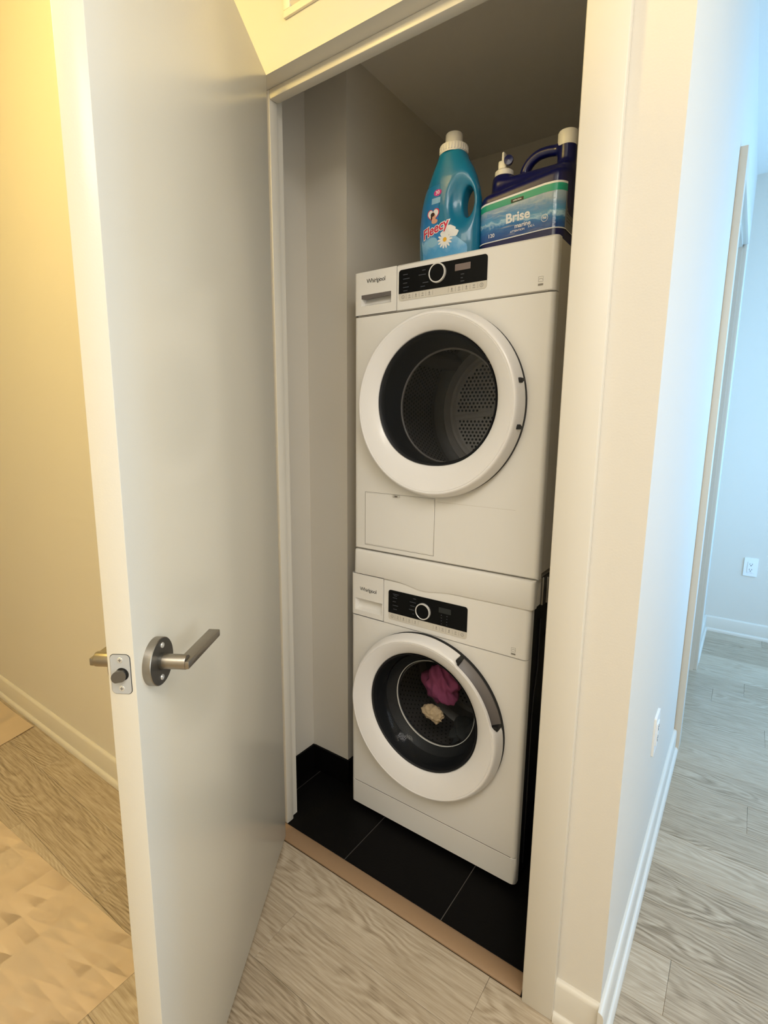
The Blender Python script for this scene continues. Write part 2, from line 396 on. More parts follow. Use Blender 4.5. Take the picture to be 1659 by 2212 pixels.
def sd_seg(X, Y, Z, a, b, r):
    a = np.array(a); b = np.array(b); d = b-a
    px, py, pz = X-a[0], Y-a[1], Z-a[2]
    t = np.clip((px*d[0]+py*d[1]+pz*d[2])/(d@d), 0, 1)
    return np.sqrt((px-t*d[0])**2+(py-t*d[1])**2+(pz-t*d[2])**2)-r

# ================================================================== THE ROOM
H = 2.75                      # hall ceiling
XW = 0.954                    # outer face of the wall beside the closet
YL = -0.183                   # face of the wall left of the closet
ZC, YB = 2.40, 1.105          # closet ceiling and back
HEAD = 2.185                  # door head
JL, JR = -0.052, 0.786        # jamb faces
YFAR = 2.862; XWIN = 2.45; XLEFT = -2.6; YBACK = -2.9

floor = struct('floor', box(XLEFT-.1, XWIN+.1, YBACK-.1, YFAR+.1, -.06, -.009), 'subfloor', 'pale oak plank floor of the hall', 'floor')
# --- oak planks, each a part of the floor
PW, PL = .152, 1.22
plank_cache = {}
def plank(x0, x1, y0, y1):
    key = (round(x1-x0, 3), round(y1-y0, 3))
    if key not in plank_cache:
        lx, ly = (x1-x0)/2-.0002, (y1-y0)/2-.0003
        plank_cache[key] = mesh_of('plank', box(-lx, lx, -ly, ly, -.008, 0, bev=.0006, seg=1), M['oak'])
    return obj('plank', plank_cache[key], None if False else M['oak'], floor, loc=((x0+x1)/2, (y0+y1)/2, 0))
def plank_row(y0, y1, x0, x1, off):
    x = x0-off
    while x < x1-.02:
        a, b = max(x, x0), min(x+PL, x1)
        if b-a > .03: plank(a, b, y0, y1)
        x += PL
YT = -.012
stag = [0.35, .85, .12, .6, 1.0, .27, .74, .48]
k = 0; y = YT
while y > YBACK:
    y0 = max(y-PW, YBACK); plank_row(y0, y, XLEFT, XWIN, stag[k % 8]); y -= PW; k += 1
k = 3; y = YT
while y < YFAR:
    y1 = min(y+PW, YFAR); plank_row(y, y1, XW-.11 if y < 1.2 else .32, XWIN, stag[k % 8]); y += PW; k += 1

floor_c = struct('floor_closet', box(-.25, .834, .0, 1.2, -.055, -.0015), 'grout', 'black tiled closet floor under the washing machine', 'floor')
gx = [-.17, -.132, .205, .542, .834]; gy = [.043, .648, 1.105]
for a, b in zip(gx, gx[1:]):
    for c_, d_ in zip(gy, gy[1:]):
        if b-a > .02: obj('tile', box(a+.0012, b-.0012, c_+.0012, d_-.0012, -.0015, .0012, bev=.0008, seg=1), 'tile', floor_c)
for (x0, x1, y0, y1) in ((-.17, -.162, .102, .311), (-.1615, .0, .305, .313), (0, .008, .305, .70), (0, .008, .702, 1.104), (.826, .834, .102, .60), (.826, .834, .602, 1.104), (.0085, .40, 1.097, 1.105), (.402, .8255, 1.097, 1.105)):
    obj('skirting_tile', box(x0, x1, y0, y1, .0014, .10, bev=.0007, seg=1), 'tile', floor_c)
for pts in (((-.17, .102), (-.17, .313), (-.158, .102)), ):
    pass

ceiling = struct('ceiling', box(XLEFT-.1, XWIN+.1, YBACK-.1, YFAR+.1, H, H+.08), 'ceil', 'white painted hall ceiling', 'ceiling')
struct('ceiling_closet', box(-.25, .834, .1, YB, ZC, ZC+.05), 'ceil', 'low white ceiling inside the laundry closet', 'ceiling')

# front wall of the closet, with the door opening cut in it
bm = bmesh.new()
add_box(bm, -.25, JL-.02, 0, .10, 0, H); add_box(bm, JR+.02, XW, 0, .10, 0, H); add_box(bm, JL-.02, JR+.02, 0, .10, HEAD+.02, H)
wall_front = struct('wall_front', bm, 'wall', 'cream wall around the laundry closet doorway', 'wall')
struct('wall_left', box(XLEFT, -.25, YL, .10, 0, H), 'wall', 'warm yellow lit wall behind the open door', 'wall')
bm = bmesh.new()
add_box(bm, -.25, -.17, .10, .313, 0, ZC); add_box(bm, -.25, 0, .313, YB+.1, 0, ZC)
struct('wall_closet_left', bm, 'wall', 'beige stepped wall at the left inside the closet', 'wall')
struct('wall_closet_back', box(0, .834, YB, YB+.10, 0, ZC), 'wall', 'beige back wall of the laundry closet behind the machines', 'wall')
bm = bmesh.new()
OY0, OY1, OZ = 1.325, 2.15, 2.19
add_box(bm, .834, XW, .10, OY0, 0, H); add_box(bm, .834, XW, OY0, OY1, OZ, H); add_box(bm, .834, XW, OY1, YFAR, 0, H)
struct('wall_right', bm, 'wall', 'white wall running away from the closet corner to the bright room', 'wall')
struct('wall_far', box(.2, XWIN, YFAR, YFAR+.1, 0, H), 'wall', 'pale blue lit wall at the far end with an outlet', 'wall')
struct('wall_side_room', box(.2, .32, YB+.10, YFAR, 0, H), 'wall', 'wall of the side room beyond the second doorway', 'wall')
bm = bmesh.new(); WY0, WY1, WZ0, WZ1 = 1.45, 2.55, .45, 2.45
VY0, VY1, VZ0, VZ1 = -1.3, -.1, .6, 2.1
add_box(bm, XWIN, XWIN+.1, YBACK, VY0, 0, H); add_box(bm, XWIN, XWIN+.1, VY1, WY0, 0, H); add_box(bm, XWIN, XWIN+.1, WY1, YFAR, 0, H)
add_box(bm, XWIN, XWIN+.1, VY0, VY1, 0, VZ0); add_box(bm, XWIN, XWIN+.1, VY0, VY1, VZ1, H)
add_box(bm, XWIN, XWIN+.1, WY0, WY1, 0, WZ0); add_box(bm, XWIN, XWIN+.1, WY0, WY1, WZ1, H)
struct('wall_window', bm, 'wall', 'white wall with the large daylight window', 'wall')
struct('wall_back', box(XLEFT, XWIN, YBACK-.1, YBACK, 0, H), 'wall', 'white wall behind the viewer', 'wall')
struct('wall_end', box(XLEFT-.1, XLEFT, YBACK, YL, 0, H), 'wall', 'white wall closing the hall at the left end', 'wall')
# window
bm = bmesh.new()
for a in ((WY0, WY1, WZ0, WZ0+.05), (WY0, WY1, WZ1-.05, WZ1), (WY0, WY0+.05, WZ0+.05, WZ1-.05), (WY1-.05, WY1, WZ0+.05, WZ1-.05), ((WY0+WY1)/2-.025, (WY0+WY1)/2+.025, WZ0+.05, WZ1-.05)):
    add_box(bm, XWIN+.03, XWIN+.07, a[0], a[1], a[2], a[3])
win = struct('window_1', bm, 'frame', 'white framed two pane window lighting the bright room', 'window')
for a, b in ((WY0+.05, (WY0+WY1)/2-.025), ((WY0+WY1)/2+.025, WY1-.05)):
    obj('pane', box(XWIN+.048, XWIN+.052, a, b, WZ0+.05, WZ1-.05), 'window', win)

bm = bmesh.new()
for a in ((VY0, VY1, VZ0, VZ0+.05), (VY0, VY1, VZ1-.05, VZ1), (VY0, VY0+.05, VZ0+.05, VZ1-.05), (VY1-.05, VY1, VZ0+.05, VZ1-.05)):
    add_box(bm, XWIN+.03, XWIN+.07, a[0], a[1], a[2], a[3])
fill_win = struct('fill_window', bm, 'frame', 'added white framed single pane window for fill light beside the viewer', 'window')  # made-up window, put in to house the near fill light
obj('pane', box(XWIN+.048, XWIN+.052, VY0+.05, VY1-.05, VZ0+.05, VZ1-.05), 'window', fill_win)

# --- closet casing and jamb
CT = .020; CW = .071
bm = bmesh.new()
XC1, XC2 = .792, .863
add_box(bm, XC1, XC2, -CT, 0, 0, HEAD+.006+CW, bev=.002)
c2 = tag(obj('trim_1', bm, 'trim'), 'cream flat casing strip up the right side of the closet doorway', 'trim', kind='structure')
bm = bmesh.new()
add_box(bm, JL-.02, JL, .0, .10, 0.0012, HEAD+.02); add_box(bm, JR, JR+.02, .0, .10, 0.0012, HEAD+.02); add_box(bm, JL, JR, 0, .10, HEAD, HEAD+.02)
jamb = tag(obj('trim_2', bm, 'trim'), 'cream door jamb lining the laundry closet opening', 'trim', kind='structure')
SY0, SY1, ST = .042, .071, .013
obj('door_stop', box(JL, JL+ST, SY0, SY1, .0014, HEAD, bev=.003), 'trim', jamb)
obj('door_stop', box(JR-ST, JR, SY0, SY1, .0014, HEAD, bev=.003), 'trim', jamb)
obj('door_stop', box(JL+ST, JR-ST, SY0, SY1, HEAD-.024, HEAD, bev=.003), 'trim', jamb)
# threshold strip
bm = bmesh.new()
prism(bm, [(-.011, 0), (-.011, .004), (-.004, .0085), (.034, .0085), (.041, .004), (.041, 0)], JL, JR, axis='x')
struct('trim_3', bm, 'thresh', 'brown oak threshold strip between plank floor and black tile', 'threshold')

# --- baseboards
def base_prof(hb=.10, t=.012, sh=.022, st=.022):
    return [(0, 0), (st, 0), (st, sh*.55), (st-.004, sh*.9), (t+.002, sh), (t, sh), (t, hb-.010), (t-.003, hb-.003), (.004, hb), (0, hb)]
def baseboard(name, p0, p1, nrm, label):
    p0 = Vector((p0[0], p0[1], 0)); p1 = Vector((p1[0], p1[1], 0)); n = Vector((nrm[0], nrm[1], 0)); bm = bmesh.new(); pr = base_prof()
    A = [bm.verts.new(p0+n*d+Vector((0, 0, z))) for d, z in pr]; B = [bm.verts.new(p1+n*d+Vector((0, 0, z))) for d, z in pr]
    for i in range(len(pr)): bm.faces.new((A[i], A[(i+1) % len(pr)], B[(i+1) % len(pr)], B[i]))
    bm.faces.new(A[::-1]); bm.faces.new(B)
    return struct(name, bm, 'trim', label, 'baseboard')
baseboard('baseboard_left', (XLEFT, YL), (-.25, YL), (0, -1), 'yellow lit baseboard below the wall behind the open door')
baseboard('baseboard_front', (XC2, 0), (XW+.0, 0), (0, -1), 'short cream baseboard between the casing and the wall corner')
baseboard('baseboard_right', (XW, -.022), (XW, 1.256), (1, 0), 'long white baseboard along the wall leading to the bright room')
baseboard('baseboard_right_far', (XW, 2.222), (XW, YFAR), (1, 0), 'short white baseboard beyond the second doorway')
baseboard('baseboard_far', (XW, YFAR), (XWIN, YFAR), (0, -1), 'pale blue baseboard below the outlet on the far wall')
baseboard('baseboard_back', (XLEFT, YBACK), (XWIN, YBACK), (0, 1), 'white baseboard on the wall behind the viewer')

# --- second doorway in the right wall
bm = bmesh.new()
for (y0, y1, z0, z1) in ((1.256, OY0+.006, 0, 2.262),):
    add_box(bm, XW, XW+.024, y0, y1, z0, z1, bev=.002)
t4 = tag(obj('trim_4', bm, 'trim'), 'grey shaded door casing standing proud of the white wall', 'trim', kind='structure')
obj('head_casing', box(XW, XW+.024, OY0+.006, OY1-.006, OZ-.006, 2.262, bev=.002), 'trim', t4)
far_c = obj('side_casing', box(XW, XW+.02, OY1-.006, 2.222, 0, 2.262, bev=.003), 'trim', t4)
bm = bmesh.new()
add_box(bm, .83, XW+.001, OY0-.001, OY0+.016, 0, OZ); add_box(bm, .83, XW+.001, OY1-.016, OY1+.001, 0, OZ); add_box(bm, .83, XW+.001, OY0, OY1, OZ-.016, OZ)
t5 = tag(obj('trim_5', bm, 'trim'), 'pale blue lit door jamb of the second doorway', 'trim', kind='structure')
obj('door_stop', box(.845, .92, OY1-.028, OY1-.016, 0, OZ-.016, bev=.002), 'trim', t5)
obj('door_stop', box(.845, .92, OY0+.016, OY0+.028, 0, OZ-.016, bev=.002), 'trim', t5)

# --- vent grille over the closet door
gr = thing('vent_grille', 'cream slatted air grille high on the wall above the closet door', 'vent', (.068, 0, 2.278))
bm = bmesh.new(); GW, GH = .36, .17
for a in ((0, GW, 0, .016), (0, GW, GH-.016, GH), (0, .022, .016, GH-.016), (GW-.022, GW, .016, GH-.016)):
    add_box(bm, a[0], a[1], -.007, 0, a[2], a[3], bev=.0015)
obj('grille_frame', bm, 'grille', gr)
sl_me = mesh_of('slat', box(-.158, .158, -.0045, .0045, -.0012, .0012), M['grille'])
for i in range(11):
    o = obj('slat', sl_me, None or M['grille'], gr, loc=(GW/2, -.003, .024+i*.0122)); o.rotation_euler = (math.radians(-40), 0, 0)
bm = bmesh.new(); lathe(bm, [(.0001, -.0098), (.003, -.0095), (.0042, -.007)], 14, 'y', (.010, 0, .085)); obj('screw', bm, 'screw', gr)
bm = bmesh.new(); lathe(bm, [(.0001, -.0098), (.003, -.0095), (.0042, -.007)], 14, 'y', (GW-.010, 0, .085)); obj('screw', bm, 'screw', gr)

# ================================================================== CLOSET DOOR
DA = math.radians(-58.07)
DZ0, DZ1, DWID, DT = .010, 2.183, .780, .040
door = obj('door_1', box(0, DWID, -DT, 0, DZ0, DZ1, bev=.0012), 'door', loc=(0, -.0034, 0), rotz=DA)
tag(door, 'plain grey-cream flush door standing open in front of the closet', 'door', kind='structure')
LZ, LX = .962, .726
def lever_set(sign, y0):
    f = lambda d: y0+sign*d
    bm = bmesh.new()
    lathe(bm, [(.0115, f(.009)), (.0115, f(.050)), (.0108, f(.0515)), (.0001, f(.0515))], 28, 'y', (LX, 0, LZ))
    a, b = sorted((f(.038), f(.0575)))
    add_box(bm, LX-.118, LX+.009, a, b, LZ-.0075, LZ+.0045, bev=.0012)
    h = obj('door_handle', bm, 'nickel', door, sharp=30); h['label'] = 'brushed nickel lever'
    bm = bmesh.new(); lathe(bm, [(.0365, f(0)), (.0365, f(.0115)), (.0355, f(.0125))], 56, 'y', (LX, 0, LZ)); obj('rosette_rim', bm, 'nickel', h)
    bm = bmesh.new(); lathe(bm, [(.0355, f(.0125)), (.0135, f(.0122)), (.0135, f(.016)), (.011, f(.016))], 48, 'y', (LX, 0, LZ)); obj('rosette_face', bm, 'nickdk', h)
    for s in (1, -1):
        bm = bmesh.new(); lathe(bm, [(.0045, f(.0123)), (.004, f(.0138)), (.0015, f(.0138)), (.0014, f(.0128)), (.0001, f(.0128))], 16, 'y', (LX-.003*s, 0, LZ+.0245*s)); obj('screw', bm, 'screw', h)
    return h
lever_set(1, 0); lever_set(-1, -DT)
# latch on the edge
bm = bmesh.new()
pl = [(p[0], p[1]) for p in rrect(-.0350, -.0065, .9375, .9965, .006)]
prism(bm, pl, DWID-.0005, DWID+.0012, axis='x'); lp = obj('latch_plate', bm, 'plate', door); lp['label'] = 'steel latch plate with bolt'
bm = bmesh.new(); prism(bm, [(p[0], p[1]) for p in rrect(-.0358, -.0057, .9367, .9973, .0066)], DWID-.0004, DWID+.0004, axis='x'); obj('plate_recess', bm, 'gasket', lp)
bm = bmesh.new(); lathe(bm, [(.0096, DWID+.0013), (.0001, DWID+.0013)], 28, 'x', (0, -.0185, .9675)); obj('bolt_hole', bm, 'gasket', lp)
bm = bmesh.new()   # slanted half-round bolt
nb = 20; A = []; B = []
for i in range(nb+1):
    a = -PI*.5-PI*i/nb+PI*.5
    yy, zz = -.0195+.0085*math.cos(a), .966+.0085*math.sin(a)
    A.append((DWID+.001, yy, zz))
ring0 = []; ring1 = []
for i in range(28):
    a = 2*PI*i/28; yy = .0083*math.cos(a); zz = .0083*math.sin(a)
    zz = max(-.0083, min(.0083, zz*1.15))
    ring0.append(bm.verts.new((DWID+.001, -.0205+yy, .966+zz)))
    ring1.append(bm.verts.new((DWID+.0035+.009*max(0, min(1, (.0083-yy)/.0166)), -.0205+yy, .966+zz)))
for i in range(28): bm.faces.new((ring0[i], ring0[(i+1) % 28], ring1[(i+1) % 28], ring1[i]))
bm.faces.new(ring1); bm.faces.new(ring0[::-1])
obj('latch_bolt', bm, 'bolt', lp)
for z in (.9885, .9455):
    bm = bmesh.new(); lathe(bm, [(.0042, DWID+.0012), (.0038, DWID+.002), (.0001, DWID+.0021)], 18, 'x', (0, -.0205, z))
    s_ = obj('screw', bm, 'screw', lp)
    bm = bmesh.new(); add_box(bm, DWID+.0019, DWID+.00225, -.0229, -.0181, z-.0005, z+.0005); add_box(bm, DWID+.0019, DWID+.00225, -.0210, -.0200, z-.0024, z+.0024); obj('screw_cross', bm, 'grip', lp)
    
# ================================================================== APPLIANCES
XD, YD = .0823, .2426
AW = .597
def ring_surface(bm, profs, n, c0):
    """profs(a) -> list of (r, d, cx, cz) measured from the panel; d toward the viewer"""
    rings = []
    for i in range(n):
        a = 2*PI*i/n
        rings.append([bm.verts.new((cx+r*math.cos(a), -d, cz+r*math.sin(a))) for r, d, cx, cz in profs(a)])
    for i in range(n):
        A, B = rings[i], rings[(i+1) % n]
        for j in range(len(A)-1): bm.faces.new((A[j], B[j], B[j+1], A[j+1]))
def plate_hole(x0, x1, z0, z1, cx, cz, rad, R=.012, back=.03, n=72, corner=.004, rt=None, rb=None):
    """panel with a round hole, edges rolled back"""
    angs = [2*PI*i/n for i in range(n)] + [math.atan2(z-cz, x-cx) % (2*PI) for x in (x0, x1) for z in (z0, z1)]
    angs = sorted(set(round(a, 6) for a in angs))
    def edge(a, ins):
        X0, X1, Z0, Z1 = x0+ins, x1-ins, z0+min(ins, rb if rb is not None else ins), z1-min(ins, rt if rt is not None else ins)
        c_, s_ = math.cos(a), math.sin(a); ts = []
        # scale from the full outline so corner angles stay corners
        t = min([(x1-cx)/c_ if c_ > 1e-9 else 9, (x0-cx)/c_ if c_ < -1e-9 else 9, (z1-cz)/s_ if s_ > 1e-9 else 9, (z0-cz)/s_ if s_ < -1e-9 else 9])
        px, pz = cx+c_*t, cz+s_*t
        return min(max(px, X0), X1), min(max(pz, Z0), Z1)
    bm = bmesh.new(); loops = []
    loops.append([bm.verts.new((cx+(rad)*math.cos(a), .05, cz+rad*math.sin(a))) for a in angs])
    loops.append([bm.verts.new((cx+(rad)*math.cos(a), .004, cz+rad*math.sin(a))) for a in angs])
    loops.append([bm.verts.new((cx+(rad+.004)*math.cos(a), 0, cz+(rad+.004)*math.sin(a))) for a in angs])
    for k in range(6):
        th = PI/2*k/5; ins = R*(1-math.sin(th)); yy = R*(1-math.cos(th))
        loops.append([bm.verts.new((p[0], yy, p[1])) for p in (edge(a, ins) for a in angs)])
    loops.append([bm.verts.new((p[0], back, p[1])) for p in (edge(a, 0) for a in angs)])
    m_ = len(angs)
    for A, B in zip(loops, loops[1:]):
        for i in range(m_): bm.faces.new((A[i], A[(i+1) % m_], B[(i+1) % m_], B[i]))
    return bm
def rolled_panel(x0, x1, z0, z1, R=.012, back=.03, top=0.002, bot=.002, left=True, right=True):
    """front panel rolled back at its left and right edge, small radius top and bottom"""
    bm = bmesh.new(); prof = []
    if left: prof += [(x0, back)]+[(x0+R*(1-math.cos(PI/2*k/6)), R*(1-math.sin(PI/2*k/6))) for k in range(7)]
    else: prof += [(x0, back), (x0, .001), (x0+.001, 0)]
    if right: prof += [(x1-R*(1-math.cos(PI/2*k/6)), R*(1-math.sin(PI/2*k/6))) for k in range(6, -1, -1)]+[(x1, back)]
    else: prof += [(x1-.001, 0), (x1, .001), (x1, back)]
    zs = [(z0, bot), (z0+bot, 0), (z1-top, 0), (z1, top)]
    rows = []
    for z, dy in zs: rows.append([bm.verts.new((x, min(y_+dy, back), z)) for x, y_ in prof])
    for A, B in zip(rows, rows[1:]):
        for i in range(len(prof)-1): bm.faces.new((A[i], A[i+1], B[i+1], B[i]))
    bm.faces.new(rows[-1]); bm.faces.new(rows[0][::-1])
    return bm

def front_print(VF, y=-.0006): return map2d(VF, lambda a, b: (a, y, b))

def control_panel(root, x0, x1, z0, zb, z1, knob, lcd, lcdm, name_rows):
    """black touch glass above a pale icon strip, with the dial"""
    bm = bmesh.new(); r = .008
    poly = rrect(x0, x1, z0, z1, r); prism(bm, poly, -.0012, .002); base = obj('control_panel', bm, 'strip', root)
    poly = [(x, max(z, zb)) for x, z in rrect(x0, x1, z0, z1, r)]
    pp = []
    for q in poly:
        if not pp or (abs(q[0]-pp[-1][0])+abs(q[1]-pp[-1][1])) > 1e-5: pp.append(q)
    pp = [q for q in pp if q[1] > zb+1e-6]+[(x0, zb), (x1, zb)]
    bm = bmesh.new(); prism(bm, pp, -.0022, -.0005); obj('touch_glass', bm, 'black', base)
    # dial
    kx, kz = knob
    bm = bmesh.new(); lathe(bm, [(.0250, -.002), (.0248, -.0075), (.0240, -.0088), (.0222, -.0088), (.0214, -.0080)], 48, 'y', (kx, 0, kz)); obj('dial_ring', bm, 'chrome', base)
    bm = bmesh.new(); lathe(bm, [(.0215, -.0078), (.0208, -.0084), (.0001, -.0084)], 40, 'y', (kx, 0, kz)); obj('dial_face', bm, 'black', base)
    bm = bmesh.new(); add_box(bm, lcd[0], lcd[1], -.0027, -.0020, lcd[2], lcd[3]); obj('display_window', bm, lcdm, base)
    # small programme marks on the glass
    P = []
    for (xa, xb, zz) in name_rows: P.append(rect2d(xa, xb, zz-.0011, zz+.0011))
    V, Fs = front_print(join(P), -.0025); tag(obj('programme_marks', raw_mesh('programme_marks', V, Fs, 'faintp'), None, base), kind='stuff')
    # icons on the strip
    P = []; zc = (z0+zb)/2; w = x1-x0
    for i in range(5):
        for side in (0, 1):
            cx = x0+.014+i*.021 if side == 0 else x1-.014-i*.021
            if i == 0: P += [ring2d(cx, zc, .0040, .0050), rect2d(cx-.0006, cx+.0006, zc-.002, zc+.002)]
            else:
                if i % 2: P += [rect2d(cx-.0035, cx+.0035, zc-.0045, zc-.0033), ring2d(cx, zc+.002, .0016, .0025, 12)]
                else: P += [rect2d(cx-.003, cx+.003, zc-.0045, zc-.0035), rect2d(cx-.0008, cx+.0008, zc-.002, zc+.005), rect2d(cx-.002, cx+.002, zc+.001, zc+.0022)]
            P.append(rect2d(cx+(.0105 if side == 0 else -.0105)-.0003, cx+(.0105 if side == 0 else -.0105)+.0003, zc-.006, zc+.006))
    V, Fs = front_print(join(P), -.0016); tag(obj('touch_icons', raw_mesh('touch_icons', V, Fs, 'greyp'), None, base), kind='stuff')
    return base
def brand(root, cx, cz, w, m):
    VF = text2d('Whirlpool', .0182, .0002, space=.93); xs = [v[0] for v in VF[0]]; s = w/(max(xs)-min(xs))
    VF = shift2d(VF, cx, cz, s=s)
    sw = ring2d(0, 0, .0068, .0075, 20, -2.4, 1.5); sw = ([(cx+w*.12+a*1.0, cz-.001+b*.95) for a, b in sw[0]], sw[1])
    V, Fs = front_print(join([VF, sw])); obj('brand_lettering', raw_mesh('brand_lettering', V, Fs, m), None or M[m], root)
def energy_mark(root, cx, cz, m='greyp'):
    P = [ring2d(cx, cz+.004, .0075, .0083, 4, PI/4, 2*PI+PI/4), rect2d(cx-.0062, cx+.0062, cz-.0105, cz-.006)]
    P += [ring2d(cx, cz+.001, .0042, .0049, 14, .2, 2.6)]
    V, Fs = front_print(join(P)); obj('energy_mark', raw_mesh('energy_mark', V, Fs, m), None or M[m], root)
def drawer(root, x0, x1, z0, z1, hx0, hx1, hz0, hz1, dark_top):
    """detergent drawer front with a scooped grip"""
    bm = bmesh.new(); R = .012; back = .03
    # front as a frame around the recess
    O = [(x0+R, z0+.0015), (x1-.001, z0+.0015), (x1-.001, z1-.0015), (x0+R, z1-.0015)]; I = [(hx0, hz0), (hx1, hz0), (hx1, hz1), (hx0, hz1)]
    ov = [bm.verts.new((a, -.0006, b)) for a, b in O]; iv = [bm.verts.new((a, -.0006, b)) for a, b in I]
    for i in range(4): bm.faces.new((ov[i], ov[(i+1) % 4], iv[(i+1) % 4], iv[i]))
    dp = [bm.verts.new((hx0+.004, .012, hz0+.006)), bm.verts.new((hx1-.002, .012, hz0+.006)), bm.verts.new((hx1-.002, .024, hz1)), bm.verts.new((hx0+.004, .024, hz1))]
    for i in range(4): bm.faces.new((iv[i], iv[(i+1) % 4], dp[(i+1) % 4], dp[i]))
    bm.faces.new(dp)
    prev = [ov[0], ov[3]]
    for k in range(1, 7):
        th = PI/2*k/6; xx = x0+R*(1-math.sin(th)); yy = R*(1-math.cos(th))-.0006
        cur = [bm.verts.new((xx, yy, z0+.0015)), bm.verts.new((xx, yy, z1-.0015))]
        bm.faces.new((prev[0], prev[1], cur[1], cur[0])); prev = cur
    cur = [bm.verts.new((x0, back, z0+.0015)), bm.verts.new((x0, back, z1-.0015))]; bm.faces.new((prev[0], prev[1], cur[1], cur[0]))
    e0 = [bm.verts.new((x1-.001, back, z0+.0015)), bm.verts.new((x1-.001, back, z1-.0015))]
    bm.faces.new((ov[1], ov[2], e0[1], e0[0]))
    d = obj('detergent_drawer', bm, 'white', root)
    if dark_top:
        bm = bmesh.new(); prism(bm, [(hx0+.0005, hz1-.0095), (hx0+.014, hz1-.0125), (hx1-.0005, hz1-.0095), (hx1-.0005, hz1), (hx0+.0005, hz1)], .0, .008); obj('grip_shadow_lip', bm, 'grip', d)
    return d

def dots_plate(cx, cz, y, rmax, pitch, rad, skip=None, n=8):
    P = []; R_ = int(rmax/pitch)+2
    for j in range(-R_, R_+1):
        for i in range(-R_, R_+1):
            x = (i+.5*(j % 2))*pitch; z = j*pitch*.866
            if math.hypot(x, z) < rmax and not (skip and skip(x, z)): P.append(disc2d(cx+x, cz+z, rad, n=n))
    V, Fs = join(P); return [(a, y, b) for a, b in V], Fs
def dots_wall(cx, cz, r, y0, y1, na, ny, rad):
    V = []; Fs = []
    for j in range(ny):
        for i in range(na):
            a = 2*PI*(i+.5*(j % 2))/na; y = y0+(y1-y0)*(j+.5)/ny
            b = len(V)
            for k in range(6):
                t = 2*PI*k/6; aa = a+rad*math.cos(t)/r; V.append((cx+(r-.0008)*math.cos(aa), y+rad*math.sin(t), cz+(r-.0008)*math.sin(aa)))
            Fs.append(tuple(range(b, b+6)))
    return V, Fs

# ---------------------------------------------------------------- dryer
ZD = .929
dr = thing('tumble_dryer', 'white front loading tumble dryer stacked on top of the washing machine', 'dryer', (XD+.003, YD, ZD))
DH = .8265; DSEAM = .704
dcx, dcz = .2955, 1.371-ZD
bm = bmesh.new(); add_box(bm, 0.0015, AW-.0015, .0125, .62, .012, DH-.001, bev=.004); 
# cabinet shell without a front, so that the drum shows
bm.free(); bm = bmesh.new()
for a in ((.0015, .006, .028, .62, .012, DH-.0015), (AW-.006, AW-.0015, .028, .62, .012, DH-.0015), (.006, AW-.006, .028, .62, DH-.007, DH-.0015), (.006, AW-.006, .028, .62, .012, .018), (.006, AW-.006, .612, .62, .018, DH-.007)):
    add_box(bm, *a)
obj('cabinet', bm, 'side', dr)
fp = obj('front_panel', plate_hole(0, AW, .0, DSEAM-.001, dcx, dcz, .205, R=.014, rt=.002, rb=.006), 'white', dr)
obj('control_fascia', rolled_panel(.1535, AW, DSEAM+.001, DH, R=.014, left=False, top=.004), 'white', dr)
drawer(dr, 0, .1525, DSEAM+.001, DH, .028, .134, .731, .762, True)
control_panel(dr, .161, .425, .730, .749, .811, (.284, .786), (.335, .379, .783, .799), 'lcd',
              [(.175, .190, .797), (.175, .196, .786), (.175, .189, .775), (.175, .194, .764), (.176, .190, .755), (.236, .247, .800), (.225, .248, .789), (.238, .256, .768), (.232, .246, .759), (.352, .362, .773), (.352, .358, .764), (.352, .363, .756)])
brand(dr, .081, .798, .066, 'greyp')
energy_mark(dr, .562, .728)
bm = bmesh.new(); add_box(bm, 0.016, AW-.016, .0008, .02, DSEAM-.0014, DSEAM+.0014); obj('seam_gap', bm, 'greyp', dr)
# door
dd = thing('door', None, None); dd.parent = dr; dd.location = (0, 0, 0)
gz, gr_ = dcz+.012, .182
def dry_prof(a):
    flat = 1-.05*max(0, -math.sin(a))**6
    def L(t, r, d): return (r, d, dcx, dcz+(gz-dcz)*(1-t))
    return [L(0, gr_*flat, .010), L(0, (gr_+.001)*flat, .026), L(0, (gr_+.004)*flat, .0295), L(.3, .200, .0375), L(.7, .2185, .0455), L(1, .2312, .0495), L(1, .2320, .0484), L(1, .2330, .0496), L(1, .2360, .0500), L(1, .2395, .0480), L(1, .2425, .0435), L(1, .2475, .030), L(1, .2502, .021), L(1, .2508, .0150), L(1, .2485, .0138), L(1, .23, .0135)]
bm = bmesh.new(); ring_surface(bm, dry_prof, 96, None); bmesh.ops.remove_doubles(bm, verts=bm.verts[:], dist=1e-6)
obj('door_ring', bm, 'ring', dd, sharp=60)
bm = bmesh.new(); lathe(bm, [(.2500, -.0003), (.2492, -.0138), (.20, -.0138)], 96, 'y', (dcx, 0, dcz)); obj('door_gap', bm, 'gasket', dd)
for aa in (13.5, -12.5):
    bm = bmesh.new(); add_box(bm, -.0035, .0035, -.036, -.009, -.006, .006, bev=.001)
    o = obj('handle_notch', bm, 'gasket', dd, loc=(dcx+.2475*math.cos(math.radians(aa)), 0, dcz+.2475*math.sin(math.radians(aa))))
